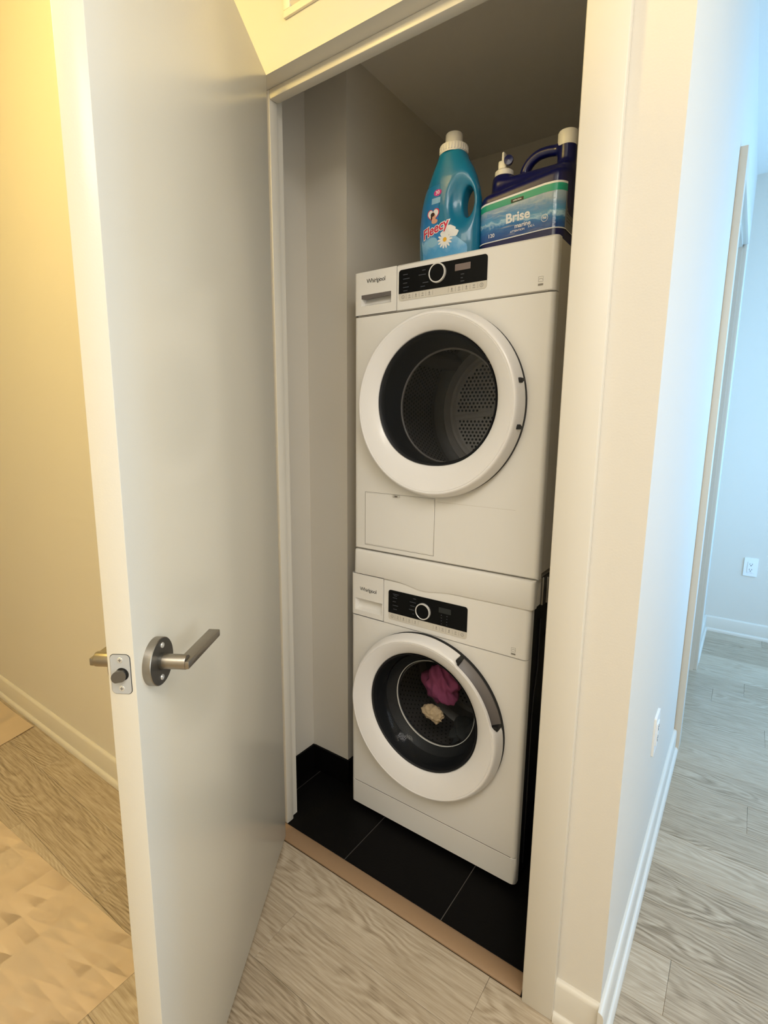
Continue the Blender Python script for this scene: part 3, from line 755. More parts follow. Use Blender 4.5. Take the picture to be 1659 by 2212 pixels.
# black tunnel behind the glass
def dry_tun(a):
    flat = 1-.05*max(0, -math.sin(a))**6
    return [(gr_*flat-.0005, .0285, dcx, gz), (.176*flat, .024, dcx, gz), (.172*flat, .010, dcx, gz-.001), (.166, -.030, dcx, gz-.004), (.160, -.055, dcx, dcz)]
bm = bmesh.new(); ring_surface(bm, dry_tun, 96, None); obj('window_bezel', bm, 'rubber', dd, sharp=60)
def dry_glass(a):
    flat = 1-.05*max(0, -math.sin(a))**6
    return [(r*flat, d, dcx, gz) for r, d in ((.176, .0235), (.14, .0262), (.09, .028), (.04, .029), (.0005, .0292))]
bm = bmesh.new(); ring_surface(bm, dry_glass, 64, None); g = obj('door_glass', bm, 'glass', dd)
bm = bmesh.new(); lathe(bm, [(.1606, .0545), (.1570, .0535), (.1555, .0545), (.1556, .060)], 72, 'y', (dcx, 0, dcz)); obj('inner_rim', bm, 'grip', dd)
# drum
dm = thing('drum', None, None); dm.parent = dr; dm.location = (0, 0, 0)
DRR, DY0, DY1 = .272, .075, .47
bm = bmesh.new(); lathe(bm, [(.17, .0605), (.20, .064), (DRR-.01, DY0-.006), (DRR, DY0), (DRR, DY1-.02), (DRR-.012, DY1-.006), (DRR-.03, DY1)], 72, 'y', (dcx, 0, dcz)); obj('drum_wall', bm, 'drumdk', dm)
bm = bmesh.new(); lathe(bm, [(DRR-.03, DY1), (.215, DY1-.006), (.208, DY1-.014), (.198, DY1-.014), (.192, DY1-.004), (.0005, DY1-.004)], 72, 'y', (dcx, 0, dcz)); bk = obj('drum_back', bm, 'drum', dm)
def spoke(x, z):
    a = math.degrees(math.atan2(z, x)) % 120
    r = math.hypot(x, z); d = min(abs(a-68), 120-abs(a-68))
    return r < .05 or r*math.sin(math.radians(min(d, 90))) < .014
V, Fs = dots_plate(dcx, dcz, DY1-.0048, .183, .0148, .0046, spoke)
tag(obj('drum_holes', raw_mesh('drum_holes', V, Fs, 'hole'), None or M['hole'], dm), kind='stuff')
for k_ in range(3):
    a = math.radians(68+120*k_); bm = bmesh.new()
    for off in (-.008, .008):
        t = bmesh.new(); add_box(t, .05, .197, DY1-.010, DY1-.003, off-.0022, off+.0022, bev=.001)
        merge(bm, t, Matrix.Translation((dcx, 0, dcz)) @ Matrix.Rotation(-a, 4, 'Y'))
    obj('spoke_rib', bm, 'drum', dm)
V, Fs = dots_wall(dcx, dcz, DRR, DY0+.03, DY1-.04, 120, 22, .0042)
tag(obj('wall_dimples', raw_mesh('wall_dimples', V, Fs, 'hole'), None or M['hole'], dm), kind='stuff')
for k_ in range(3):
    a = math.radians(258+120*k_); bm = bmesh.new(); t = bmesh.new()
    add_box(t, DRR-.05, DRR+.001, DY0+.01, DY1-.03, -.028, .028, bev=.018, seg=4)
    merge(bm, t, Matrix.Translation((dcx, 0, dcz)) @ Matrix.Rotation(-a, 4, 'Y')); obj('lifter', bm, 'drumdk', dm)
# condenser flap and lower panel
fl = obj('filter_flap', rolled_panel(.046, .291, .020, .183, R=.002, back=.010, left=False, right=False), 'white', dr); fl.location = (0, -.0012, 0)
bm = bmesh.new()
for a in ((.0445, .2925, .0175, .0188), (.0445, .2925, .1842, .1852), (.0443, .0453, .018, .185), (.2917, .2929, .018, .185)): add_box(bm, a[0], a[1], -.0004, .004, a[2], a[3])
obj('flap_gap', bm, 'greyp', fl, loc=(0, .0012, 0))
bm = bmesh.new(); add_box(bm, .150, .174, -.0030, .002, .1765, .1835, bev=.0008); clip = obj('flap_latch', bm, 'screw', fl)
bm = bmesh.new(); add_box(bm, .157, .167, -.0034, -.0028, .178, .182); obj('latch_slot', bm, 'grip', clip)
bm = bmesh.new(); prism(bm, [(.300, .1760), (.53, .1760), (.53, .1768), (.300, .1768)], -.0003, .001); obj('panel_crease', bm, 'strip', dr)
# feet hidden inside the stacking kit
for (fx, fy) in ((.05, .08), (AW-.05, .08), (.05, .56), (AW-.05, .56)):
    bm = bmesh.new(); lathe(bm, [(.0005, -.0008), (.02, -.0008), (.02, .013), (.0005, .013)], 20, 'z', (fx, fy, 0)); obj('foot', bm, 'rubber', dr)

# ---------------------------------------------------------------- stacking kit
kt = thing('stacking_kit', 'white stacking frame between the dryer and the washing machine', 'stacking kit', (XD-.0005, YD, .849))
KH = .0785
bm = bmesh.new(); nseg = 60; R = .012
def kit_bot(x): return -.0105*math.exp(-((x-.265)/.055)**2)-.004*(1/(1+math.exp(-(x-.2)/.03)))+.004*x/AW-.0012
cols = []
xs = [(0, .03)]+[(R*(1-math.cos(PI/2*k_/5)), R*(1-math.sin(PI/2*k_/5))) for k_ in range(6)]+[(R+(AW-2*R)*i/nseg, 0) for i in range(1, nseg)]+[(AW-R*(1-math.cos(PI/2*k_/5)), R*(1-math.sin(PI/2*k_/5))) for k_ in range(5, -1, -1)]+[(AW, .03)]
for x, y_ in xs:
    x = .004+x*(AW-.006)/AW
    zb_ = kit_bot(x)+.0005
    cols.append([bm.verts.new((x, y_+.012, zb_)), bm.verts.new((x, y_-.0028, zb_)), bm.verts.new((x, y_-.0040, zb_+.002)), bm.verts.new((x, y_-.0018, KH-.008)), bm.verts.new((x, y_, KH-.003)), bm.verts.new((x, y_+.004, KH-.0012)), bm.verts.new((x, y_+.03, KH-.0012))])
for A, B in zip(cols, cols[1:]):
    for i in range(6): bm.faces.new((A[i], B[i], B[i+1], A[i+1]))
obj('front_cover', bm, 'white', kt, sharp=50)
bm = bmesh.new()
for a in ((.004, .03, .03, .57), (AW-.03, AW-.002, .03, .57)): add_box(bm, a[0], a[1], a[2], a[3], .0015, KH-.002, bev=.002)
add_box(bm, .03, AW-.03, .55, .57, .0015, KH-.002)
obj('side_rail', bm, 'side', kt)
bm = bmesh.new(); add_box(bm, AW-.002, AW+.006,   .05, .11, .001, KH+.0, bev=.002); add_box(bm, AW-.002, AW+.010, .075, .085, .002, KH-.004, bev=.002); obj('clamp_bracket', bm, 'nickdk', kt)

# ---------------------------------------------------------------- washer
wm = thing('washing_machine', 'white front loading washing machine at the bottom of the stack on black tiles', 'washing machine', (XD-.009, YD, 0))
WT = .8475; WSEAM = .706; WK = .104; WB = .014
wcx, wcz = .290, .449
bm = bmesh.new()
for a in ((.0015, .006, .028, .60, .020, WT-.002), (AW-.006, AW-.0015, .028, .60, .020, WT-.002), (.006, AW-.006, .028, .60, WT-.008, WT-.002), (.006, AW-.006, .028, .60, .02, .026), (.006, AW-.006, .592, .60, .026, WT-.008)): add_box(bm, *a)
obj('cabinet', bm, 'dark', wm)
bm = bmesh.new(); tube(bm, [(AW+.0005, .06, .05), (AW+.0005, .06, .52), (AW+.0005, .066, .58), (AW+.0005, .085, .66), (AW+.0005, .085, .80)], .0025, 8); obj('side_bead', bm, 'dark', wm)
obj('front_panel', plate_hole(0, AW, WK+.0008, WSEAM-.0006, wcx, wcz, .205, R=.014, rt=.001, rb=.001), 'white', wm)
obj('kick_panel', rolled_panel(0, AW, WB, WK-.0008, R=.014, top=.0012, bot=.006), 'white', wm)
obj('control_fascia', rolled_panel(.1305, AW, WSEAM+.0006, WT, R=.014, left=False, top=.004, bot=.0008), 'white', wm)
drawer(wm, 0, .1295, WSEAM+.0006, WT, .017, .124, .724, .764, False)
bm = bmesh.new(); add_box(bm, .016, AW-.016, .0008, .02, WK-.0014, WK+.0014); obj('seam_gap', bm, 'grip', wm)
control_panel(wm, .150, .419, .722, .744, .817, (.276, .774), (.328, .368, .783, .799), 'lcd2',
              [(.166, .188, .806), (.170, .182, .801), (.166, .182, .794), (.166, .178, .782), (.166, .186, .770), (.168, .182, .758), (.240, .250, .806), (.228, .250, .794), (.230, .246, .782), (.226, .244, .770), (.238, .244, .758)]
              + [(.336, .339, .776-.0085*i) for i in range(4)]+[(.354, .357, .776-.0085*i) for i in range(4)])
brand(wm, .070, .797, .066, 'pr_blk')
energy_mark(wm, .557, .725)
wd = thing('door', None, None); wd.parent = wm; wd.location = (0, 0, 0)
wgz, wgr = wcz+.014, .184
HA0, HA1 = math.radians(12), math.radians(62)
def wash_prof(a):
    def L(t, r, d): return (r, d, wcx, wcz+(wgz-wcz)*(1-t))
    a_ = a if a < PI else a-2*PI
    e = .05; w = max(0, min(1, (a_-HA0)/e, (HA1-a_)/e)); w = w*w*(3-2*w)
    return [L(0, wgr, .010), L(0, wgr+.001, .026), L(0, wgr+.004, .0295), L(.3, .204, .0385), L(.7, .224, .0462), L(1, .2380, .0498), L(1, .2388, .0487), L(1, .2398, .0500), L(1, .2430-.003*w, .0502), L(1, .2470-.006*w, .0475), L(1, .2500-.0085*w, .0425-.001*w), L(1, .2545-.0265*w, .030+.008*w), L(1, .2568-.030*w, .021), L(1, .2575-.030*w, .0150), L(1, .255-.028*w, .0138), L(1, .22, .0135)]
bm = bmesh.new(); ring_surface(bm, wash_prof, 144, None); obj('door_ring', bm, 'ring', wd, sharp=60)
bm = bmesh.new(); lathe(bm, [(.2565, -.0003), (.2558, -.0138), (.20, -.0138)], 96, 'y', (wcx, 0, wcz)); obj('door_gap', bm, 'gasket', wd)
bm = bmesh.new(); lathe(bm, [(.229, -.0142), (.2572, -.0145), (.2565, -.018), (.240, -.028), (.233, -.038), (.229, -.039)], 40, 'y', (wcx, 0, wcz), HA0+.045, HA1-.045); obj('door_grip', bm, 'grip', wd)
for aa in (HA0+.022, HA1-.022):
    bm = bmesh.new(); t = bmesh.new(); add_box(t, .232, .2555, -.040, -.009, -.0065, .0065, bev=.002)
    merge(bm, t, Matrix.Translation((wcx, 0, wcz)) @ Matrix.Rotation(-aa, 4, 'Y')); obj('handle_notch', bm, 'gasket', wd)
bm = bmesh.new(); lathe(bm, [(wgr-.0005, -.0285), (.179, -.025), (.177, -.010), (.172, .012), (.166, .030)], 80, 'y', (wcx, 0, wgz)); obj('window_bezel', bm, 'rubber', wd)
bm = bmesh.new(); lathe(bm, [(.166, .030), (.150, .052), (.138, .058), (.136, .064)], 80, 'y', (wcx, 0, wgz-.006)); obj('door_seal', bm, 'rubber', wd)
bm = bmesh.new(); lathe(bm, [(.1405, .054), (.1395, .0515), (.1378, .0525), (.1380, .057)], 80, 'y', (wcx, 0, wgz-.006)); obj('seal_highlight_rim', bm, 'chrome', wd)
bm = bmesh.new(); lathe(bm, [(.177, -.010), (.170, .004), (.150, .030), (.125, .044), (.09, .053), (.05, .058), (.0005, .060)], 64, 'y', (wcx, 0, wgz)); obj('door_glass', bm, 'bowl', wd)
wdm = thing('drum', None, None); wdm.parent = wm; wdm.location = (0, 0, 0)
WR, WY0_, WY1_ = .235, .085, .36
bm = bmesh.new(); lathe(bm, [(.138, .066), (.16, .070), (WR-.01, WY0_-.004), (WR, WY0_), (WR, WY1_-.02), (WR-.02, WY1_)], 72, 'y', (wcx, 0, wcz)); obj('drum_wall', bm, 'drumw', wdm)
bm = bmesh.new(); lathe(bm, [(WR-.02, WY1_), (.17, WY1_-.01), (.16, WY1_-.002), (.0005, WY1_-.002)], 72, 'y', (wcx, 0, wcz)); obj('drum_back', bm, 'drumw', wdm)
V, Fs = dots_wall(wcx, wcz, WR, WY0_+.015, WY1_-.03, 84, 14, .0032); tag(obj('wall_holes', raw_mesh('wall_holes', V, Fs, 'hole'), None or M['hole'], wdm), kind='stuff')
V, Fs = dots_plate(wcx, wcz, WY1_-.003, .15, .016, .0034); tag(obj('drum_holes', raw_mesh('drum_holes', V, Fs, 'hole'), None or M['hole'], wdm), kind='stuff')
for (fx, fy) in ((.05, .07), (AW-.05, .07), (.05, .55), (AW-.05, .55)):
    bm = bmesh.new(); lathe(bm, [(.0005, .0013), (.022, .0013), (.022, .006), (.012, .009), (.012, .021), (.0005, .021)], 20, 'z', (fx, fy, 0)); obj('foot', bm, 'rubber', wm)

# ---------------------------------------------------------------- laundry in the drum
def cloth(name, label, m, c, rad, seed, grp='laundry in the washing machine'):
    rng = random.Random(seed); bm = bmesh.new(); bmesh.ops.create_icosphere(bm, subdivisions=5, radius=1)
    ph = [(rng.uniform(2, 6), rng.uniform(-4, 4), rng.uniform(2, 7), rng.uniform(0, 6)) for _ in range(4)]
    for v in bm.verts:
        p = v.co.normalized(); k_ = 1
        for i, (a, b, c_, d_) in enumerate(ph): k_ += .06*math.sin(a*p.x+b*p.y+c_*p.z+d_+1.3*math.sin(2.2*p.z+i))-.075*abs(math.sin(1.6*a*p.x-1.4*b*p.z+d_+1.2*math.sin(3*p.y+i)))**.7
        v.co = Vector((p.x*rad[0], p.y*rad[1], p.z*rad[2]))*k_
    o = obj(name, bm, m, loc=c, sharp=70); return tag(o, label, 'laundry', grp)
WX = XD-.009
cloth('garment', 'pink crumpled garment behind the washing machine glass', 'pink', (WX+.220, YD+.235, .424), (.086, .060, .080), 3)
cloth('garment', 'cream crumpled cloth below the pink garment in the drum', 'paleF', (WX+.240, YD+.135, .366), (.052, .024, .034), 8)
cloth('garment', 'charcoal grey garment lying at the bottom of the drum', 'darkF', (WX+.345, YD+.215, .290), (.085, .085, .045), 5)

# ================================================================== BOTTLE OF SOFTENER
ZT = ZD+DH
bo = thing('softener_bottle', 'turquoise fabric softener bottle with white cap and handle hole on the dryer', 'bottle', (.345, .345, ZT+.0005))
zk = np.array([0, .006, .045, .105, .165, .190, .220, .245, .267, .285, .30])
Lk = np.array([.266, .258, .256, .254, .261, .268, .281, .292, .304, .312, .314])-.345
Rk = np.array([.428, .437, .439, .438, .435, .430, .420, .409, .396, .388, .386])-.345
def prof_at(z): return np.interp(z, zk, Lk), np.interp(z, zk, Rk)
def half_depth(z): return np.interp(z, [0, .006, .05, .15, .22, .285, .3], [.036, .041, .044, .044, .040, .034, .033])
HX, HZ = .062, .152     # handle hole centre (x, z)
def bottle_sdf(X, Y, Z):
    l, r = prof_at(Z); b = half_depth(Z); cx = (l+r)/2; a = (r-l)/2
    e = 2.4
    q = (np.abs((X-cx)/a)**e+np.abs(Y/b)**e)**(1/e); d = (q-1)*np.minimum(a, b)
    d = smax(d, Z-.288, .008); d = smax(d, -Z, .008)
    for s in (1, -1):
        el = (np.sqrt(((X-HX+.004)/.046)**2+((Y-s*.052)/.034)**2+((Z-HZ)/.070)**2)-1)*.034
        d = smax(d, -el, .010)
    hole = (np.sqrt(((X-HX+.002*0)/.0165)**2+((Z-HZ)/.039)**2)-1)*.0165
    return smax(d, -hole, .007)
V, Q = surfnet(bottle_sdf, (-.10, -.05, 0), (.10, .05, .29), .0026)
obj('bottle_body', raw_mesh('bottle_body', V, Q, 'teal'), None or M['teal'], bo)
cxn = float((Lk[-1]+Rk[-1])/2)
bm = bmesh.new(); lathe(bm, [(.0360, .284), (.0368, .287), (.0382, .302), (.0372, .3045), (.026, .3055), (.0235, .307), (.0230, .334), (.021, .3365), (.0005, .337)], 48, 'z', (cxn, 0, 0)); cp = obj('cap', bm, 'cap', bo)
bm = bmesh.new()
for i in range(30):
    a = 2*PI*i/30; t = bmesh.new(); add_box(t, .0368, .0388, -.001, .001, .288, .302); merge(bm, t, Matrix.Translation((cxn, 0, 0)) @ Matrix.Rotation(a, 4, 'Z'))
obj('cap_ribs', bm, 'cap', cp)
# ---- label printed on the front of the bottle: mapped on the real surface
def front_y(x, z):
    """march from the front to the surface"""
    y = -.056
    for _ in range(40):
        d = float(bottle_sdf(np.array(x), np.array(y), np.array(z)))
        if d < 2e-5: break
        y += max(d*.7, 2e-5)
        if y > 0: return None
    return y
_cache = {}
def on_bottle(off):
    def f(x, z):
        y = front_y(x, z)
        return (x, (y if y is not None else -.01)-off, z)
    return f
def subdiv(VF, n=1):
    V, Fs = list(VF[0]), list(VF[1])
    for _ in range(n):
        nf = []; mid = {}
        def md(a, b):
            k_ = (min(a, b), max(a, b))
            if k_ not in mid: mid[k_] = len(V); V.append(((V[a][0]+V[b][0])/2, (V[a][1]+V[b][1])/2))
            return mid[k_]
        for f in Fs:
            tri = [(f[0], f[i], f[i+1]) for i in range(1, len(f)-1)]
            for a, b, c_ in tri:
                ab, bc, ca = md(a, b), md(b, c_), md(c_, a); nf += [(a, ab, ca), (b, bc, ab), (c_, ca, bc), (ab, bc, ca)]
        Fs = nf
    return V, Fs
def bprint(name, VF, m, off, parent, sub=0):
    V, Fs = map2d(subdiv(VF, sub), on_bottle(off))
    return obj(name, raw_mesh(name, V, Fs, m), None or M[m], parent)
# label outline follows the left side and the grip recess
lv = []; lf = []; rows = 22
for j in range(rows+1):
    z = .016+(.205-.016)*j/rows; l, r = prof_at(z); xl = l+.006
    xr = min(r-.012, -.012+.0*z) if z > .10 else r-.022-(.062)*max(0, min(1, (z-.040)/.050))
    xr = max(xl+.01, xr)
    for i in range(9): lv.append((xl+(xr-xl)*i/8, z))
    if j:
        for i in range(8): a = (j-1)*9+i; lf.append((a, a+1, a+10, a+9))
lab = bprint('front_label', (lv, lf), 'skylab', .0009, bo)
bprint('pink_badge', disc2d(-.018, .184, .0125, .0085, 14, lambda a: 1+.10*math.sin(7*a)), 'pr_pink', .0011, lab)
bprint('badge_number', shift2d(text2d('30', .013, .0002), -.018, .184, .12), 'pr_white', .0016, lab)
bprint('pale_panel', rect2d(-.036, -.008, .157, .172, 4, 2), 'pr_sky', .0011, lab)
hv = []; hf = []; hn = 40
for i in range(hn):
    t = 2*PI*i/hn; hv.append((-.030+.0175*math.sin(t)**3/1.0*1.15, .130+.00125*(13*math.cos(t)-5*math.cos(2*t)-2*math.cos(3*t)-math.cos(4*t))))
heart = ([(-.030, .128)]+hv, [(0, 1+i, 1+(i+1) % hn) for i in range(hn)])
hs = ([(-.030+(a+.030)*.86, .129+(b-.129)*.86) for a, b in heart[0]], heart[1])
bprint('heart_border', heart, 'pr_red', .0011, lab, 1); bprint('heart_panel', hs, 'pr_white', .0015, lab, 1)
bprint('portrait_face', disc2d(-.0275, .124, .0068, .0085, 16), 'pr_skin', .0019, lab)
bprint('portrait_hair', join([disc2d(-.031, .1305, .0068, .0055, 14), disc2d(-.0345, .124, .0028, .007, 12)]), 'pr_hair', .0022, lab)
bprint('portrait_shoulder', disc2d(-.0245, .1125, .010, .006, 14), 'pr_skin', .0017, lab)
bprint('lettering_outline', shift2d(text2d('Fleecy', .034, .0026, .22, .98), -.024, .092, .24), 'pr_white', .0023, lab)
bprint('brand_lettering', shift2d(text2d('Fleecy', .034, .0005, .22, .98), -.024, .092, .24), 'pr_red', .0029, lab)
for k_, (x, z, a, b) in enumerate(((.022, .083, .017, .012), (.034, .074, .014, .010), (.010, .076, .014, .009))): bprint('cloud', disc2d(x, z, a, b, 18, lambda q: 1+.08*math.sin(5*q)), 'pr_white', .0010+.0001*k_, lab, 1)
bprint('pale_medallion', disc2d(-.030, .060, .016, .0125, 18), 'pr_sky', .0012, lab, 1)
pet = []
for i in range(14):
    a = 2*PI*i/14; pet.append(shift2d(disc2d(.0135, 0, .0095, .0030, 10), .010, .060, a))
bprint('daisy_petals', join(pet), 'pr_white', .0021, lab); bprint('daisy_centre', disc2d(.010, .060, .0058, .0058, 14), 'pr_yel', .0026, lab)

# ================================================================== DETERGENT JUG
JX0, JX1, JY0, JY1, JR_ = .436, .662, .328, .500, .028
ju = thing('detergent_jug', 'navy blue laundry detergent jug with tap and looped handle beside the softener bottle', 'jug', ((JX0+JX1)/2, (JY0+JY1)/2, ZT+.0005))
jcx, jcy = (JX0+JX1)/2, (JY0+JY1)/2; hw, hd = (JX1-JX0)/2, (JY1-JY0)/2
def jug_sdf(X, Y, Z):
    qx, qy = np.abs(X)-(hw-JR_), np.abs(Y)-(hd-JR_)
    d2 = np.sqrt(np.maximum(qx, 0)**2+np.maximum(qy, 0)**2)+np.minimum(np.maximum(qx, qy), 0)-JR_
    top = .158+.030*(X+hw)/(2*hw)
    d = smax(smax(d2, Z-top, .022), -Z, .010)
    yc = .40-jcy
    # shoulder ridge that carries tap, handle and neck
    qx, qy, qz = np.abs(X-.010)-.085, np.abs(Y-yc)-.022, np.abs(Z-.15)-.043
    sh = np.sqrt(np.maximum(qx, 0)**2+np.maximum(qy, 0)**2+np.maximum(qz, 0)**2)+np.minimum(np.maximum(np.maximum(qx, qy), qz), 0)-.014
    d = smin(d, sh, .030)
    nk = smax(np.sqrt((X-(.475-jcx))**2+(Y-yc)**2)-.030, np.abs(Z-.19)-.031, .012); d = smin(d, nk, .018)
    col = smax(np.sqrt((X-(.640-jcx))**2+(Y-yc)**2)-.0225, np.abs(Z-.19)-.072, .004); d = smin(d, col, .012)
    pts = [(.528, .195), (.534, .220), (.546, .238), (.566, .250), (.590, .2525), (.612, .250), (.640, .246)]
    h_ = None
    fine = []
    for i in range(len(pts)-1):           # Catmull-Rom through the handle points
        p0, p1, p2, p3 = (np.array(pts[max(0, min(len(pts)-1, i+k))]) for k in (-1, 0, 1, 2))
        for t in (0, .25, .5, .75): fine.append(.5*(2*p1+(p2-p0)*t+(2*p0-5*p1+4*p2-p3)*t*t+(3*p1-p0-3*p2+p3)*t**3))
    fine.append(np.array(pts[-1]))
    for a, b in zip(fine, fine[1:]):
        s = sd_seg(X, Y, Z, (a[0]-jcx, yc, a[1]), (b[0]-jcx, yc, b[1]), .0128); h_ = s if h_ is None else np.minimum(h_, s)
    return smin(d, h_, .008)
V, Q = surfnet(jug_sdf, (-hw-.01, -hd-.01, 0), (hw+.01, hd+.01, .27), .0032)
obj('jug_body', raw_mesh('jug_body', V, Q, 'navy'), None or M['navy'], ju)
ycj = .40-jcy
bm = bmesh.new(); lathe(bm, [(.0225, .250), (.0238, .253), (.0240, .280), (.0225, .2835), (.0005, .2838)], 40, 'z', (.640-jcx, ycj, 0)); obj('cap', bm, 'cap', ju)
bm = bmesh.new(); lathe(bm, [(.0245, .216), (.0250, .218), (.0245, .232), (.018, .237), (.0005, .238)], 40, 'z', (.475-jcx, ycj, 0)); tp = obj('tap', bm, 'cap', ju)
bm = bmesh.new(); add_box(bm, -.013, .011, -.016, .012, .232, .258, bev=.005, seg=3); add_box(bm, -.0045, .0025, -.012, .008, .250, .279, bev=.0025); obj('tap_spout', bm, 'cap', tp, loc=(.475-jcx, ycj, 0))
bm = bmesh.new(); lathe(bm, [(.0095, -.010), (.0125, -.020), (.0115, -.025), (.0005, -.026)], 24, 'y', (.0, 0, 0)); obj('tap_button', bm, 'navy', tp, loc=(.489-jcx, ycj, .250), rotz=.25)
# label wrapped round front and side
def jpath(off):
    """s from the front left corner, along the front, round the right corner, along the side"""
    w = 2*(hw-JR_); arc = PI/2*JR_
    def f(s, z):
        R_ = JR_+off
        if s < 0:
            a = s/JR_; x = -hw+JR_+R_*math.sin(a); y = -hd+JR_-R_*math.cos(a)
        elif s < w: x = -hw+JR_+s; y = -hd-off
        elif s < w+arc: a = (s-w)/JR_; x = hw-JR_+R_*math.sin(a); y = -hd+JR_-R_*math.cos(a)
        else: x = hw+off; y = -hd+JR_+(s-w-arc)
        return (x, y, z)
    return f
W_ = 2*(hw-JR_); ARC = PI/2*JR_; S1 = W_+ARC+.10; S0 = -.026
def ltop(s): return .133+.016*max(0, min(1, (s+.02)/W_))
def lbot(s): return .036+.006*max(0, min(1, (s+.02)/W_))
def band(t0, t1, s0, s1, ns=60, nz=3):
    V = []; Fs = []
    for j in range(nz+1):
        for i in range(ns+1):
            s = s0+(s1-s0)*i/ns; t = t0+(t1-t0)*j/nz; V.append((s, lbot(s)+(ltop(s)-lbot(s))*t))
            if i and j: a = (j-1)*(ns+1)+i-1; Fs.append((a, a+1, a+ns+2, a+ns+1))
    return V, Fs
def jprint(name, VF, m, off, parent, sub=0):
    V, Fs = map2d(subdiv(VF, sub) if sub else VF, jpath(off)); return obj(name, raw_mesh(name, V, Fs, m), None or M[m], parent)
jl = jprint('front_label', band(0, 1, S0, S1, 60, 10), 'sea', .0010, ju)
jprint('white_edge', join([band(.955, 1, S0, S1), band(0, .025, S0, S1)]), 'pr_white', .0014, jl)
jprint('green_band', band(.80, .955, S0, S1), 'pr_green', .0014, jl)
jprint('back_text_panel', band(.03, .80, W_+ARC*.8, S1), 'pr_grey', .0014, jl)
sx_ = lambda X: X-JX0-JR_            # world x on the front face -> s
zz_ = lambda Z: Z-ZT
jprint('black_plaque', shift2d(rect2d(-.0165, .0165, -.0042, .0042, 4, 1), sx_(.545), .1265, .06), 'pr_blk', .0019, jl)
jprint('plaque_lettering', shift2d(text2d('selection', .0062, .0001), sx_(.545), .1268, .06), 'pr_white', .0023, jl)
jprint('title_lettering', shift2d(text2d('Brise', .0315, .0009), sx_(.548), .0865, .05), 'pr_white', .0019, jl)
jprint('subtitle_lettering', shift2d(text2d('marine', .0150, .0003), sx_(.562), .0655, .05), 'pr_white', .0019, jl)
jprint('warning_lettering', shift2d(text2d('ATTENTION', .0068, .0001), sx_(.549), .0535, .05), 'pr_white', .0019, jl)
jprint('volume_lettering', shift2d(text2d('3.42 L', .0068, .0001), sx_(.585), .0575, .05), 'pr_white', .0019, jl)
jprint('load_number', shift2d(text2d('120', .0125, .0002), sx_(.478), .0530, .05), 'pr_white', .0019, jl)
jprint('efficiency_mark', join([shift2d(ring2d(0, 0, .0075, .0085, 20), sx_(.618), .069), shift2d(text2d('he', .0095, .0002), sx_(.618), .0695, .05)]), 'pr_white', .0019, jl)
P = []
rng = random.Random(2)
for i in range(9):
    z = .062+i*.0075; s = W_+ARC*.95
    while s < S1-.012:
        l_ = rng.uniform(.004, .012); P.append(rect2d(s, s+l_, z-.0009, z+.0009)); s += l_+.002
jprint('small_print', join(P), 'darkp', .0018, jl)

# ================================================================== SMALL THINGS
def outlet_plate(name, label, loc, rotz):
    t = thing(name, label, 'outlet', loc, rotz)
    bm = bmesh.new(); prism(bm, rrect(-.036, .036, -.058, .058, .004), -.006, 0); obj('cover_plate', bm, 'outlet', t)
    bm = bmesh.new(); prism(bm, rrect(-.0165, .0165, -.0335, .0335, .002), -.0085, -.006); ins = obj('receptacle', bm, 'outlet', t)
    for s in (1, -1):
        bm = bmesh.new()
        add_box(bm, -.0075, -.0055, -.0091, -.0085, s*.017-.001, s*.017+.007); add_box(bm, .0055, .0075, -.0091, -.0085, s*.017-.001, s*.017+.007); obj('slot', bm, 'slot', ins)
        bm = bmesh.new(); lathe(bm, [(.0028, -.0085), (.0028, -.0091), (.0001, -.0091)], 14, 'y', (0, 0, s*.017-.0065)); obj('ground_hole', bm, 'slot', ins)
    return t
outlet_plate('wall_outlet', 'white electrical outlet on the pale blue far wall', (1.165, YFAR, .458), 0)
outlet_plate('wall_outlet', 'white outlet plate seen edge on along the right wall near the baseboard', (XW, .515, .470), PI/2)

# sheets of floor paper on the left
def paper(name, label, pts, z=.0012, curl=None):
    bm = bmesh.new(); n = 24; V = []
    (x0, y0), (x1, y1), (x2, y2), (x3, y3) = pts
    g = []
    for j in range(n+1):
        row = []
        for i in range(n+1):
            u, v = i/n, j/n
            x = (x0*(1-u)+x1*u)*(1-v)+(x3*(1-u)+x2*u)*v; y = (y0*(1-u)+y1*u)*(1-v)+(y3*(1-u)+y2*u)*v
            h_ = z+.0006*(1+math.sin(9*x+4*y))*.5
            if curl: h_ += curl*max(0, u-.8)**2*25*(max(0, v-.4))
            row.append(bm.verts.new((x, y, h_)))
        g.append(row)
    for j in range(n):
        for i in range(n): bm.faces.new((g[j][i], g[j][i+1], g[j+1][i+1], g[j+1][i]))
    r = bmesh.ops.solidify(bm, geom=bm.faces[:], thickness=-.0008)
    return tag(obj(name, bm, 'paper', fixn=True), label, 'paper sheet')
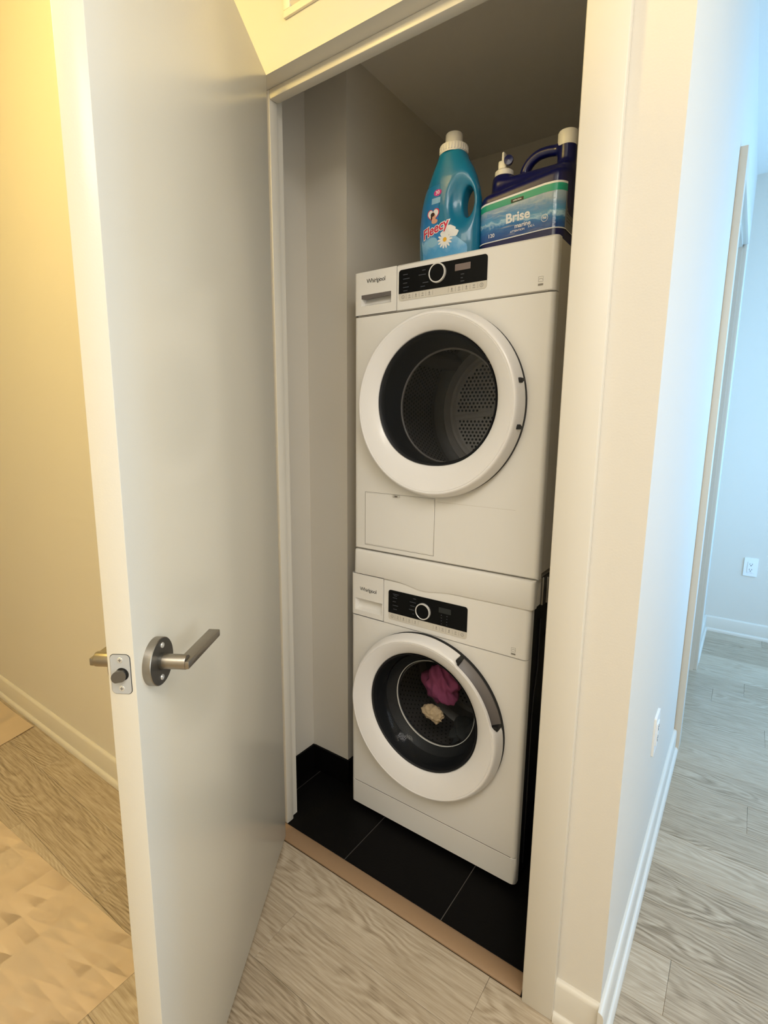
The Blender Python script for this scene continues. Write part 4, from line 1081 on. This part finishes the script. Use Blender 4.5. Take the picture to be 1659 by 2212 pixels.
paper('paper_sheet', 'large tan kraft paper sheet covering the floor left of the door', [(-2.3, -1.30), (.018, -1.22), (.002, -.462), (-2.3, -.60)])
paper('paper_sheet', 'small tan paper corner lying by the baseboard at the left edge', [(-2.3, -.44), (-1.285, -.40), (-1.335, -.216), (-2.3, -.225)], z=.0030, curl=.006)

# ceiling lamp of the hall (out of view), the warm light source
lp_ = thing('ceiling_lamp', 'round flush ceiling lamp with warm glass shade in the hall', 'lamp', (LAMP_POS[0], LAMP_POS[1], H))
bm = bmesh.new(); lathe(bm, [(.15, 0), (.15, -.018), (.14, -.022), (.0005, -.022)], 48, 'z'); obj('base', bm, 'nickdk', lp_)
bm = bmesh.new(); lathe(bm, [(.146, -.020), (.148, -.045), (.144, -.045), (.142, -.022)], 48, 'z'); obj('shade', bm, 'lampd', lp_)
for (cx_, cy_, wx_, wy_, lb_) in ((1.65, -1.45, .9, 1.2, 'large added ceiling fill panel above the viewer'), (.95, -2.30, .9, .9, 'square added ceiling fill panel near the back wall'), (1.95, -.30, .7, .9, 'small added ceiling fill panel over the living area')):
    cl_ = thing('fill_panel', lb_, 'light', (cx_, cy_, H), group='added fill panels')  # unseen fixture bodies added around the three fill lights
    bm = bmesh.new()
    for a in ((-wx_/2-.03, wx_/2+.03, -wy_/2-.03, -wy_/2), (-wx_/2-.03, wx_/2+.03, wy_/2, wy_/2+.03), (-wx_/2-.03, -wx_/2, -wy_/2, wy_/2), (wx_/2, wx_/2+.03, -wy_/2, wy_/2)): add_box(bm, a[0], a[1], a[2], a[3], -.024, 0)
    obj('frame', bm, 'frame', cl_)
    obj('diffuser', box(-wx_/2, wx_/2, -wy_/2, wy_/2, -.012, -.002), 'fillw', cl_)
ld = bpy.data.lights.new('hall_lamp_light', 'SPHERE' if False else 'POINT'); ld.energy = LAMP_W; ld.color = LAMP_COL; ld.shadow_soft_size = .14
lo = bpy.data.objects.new('hall_lamp_light', ld); C.objects.link(lo); lo.location = (LAMP_POS[0], LAMP_POS[1], H-.17)
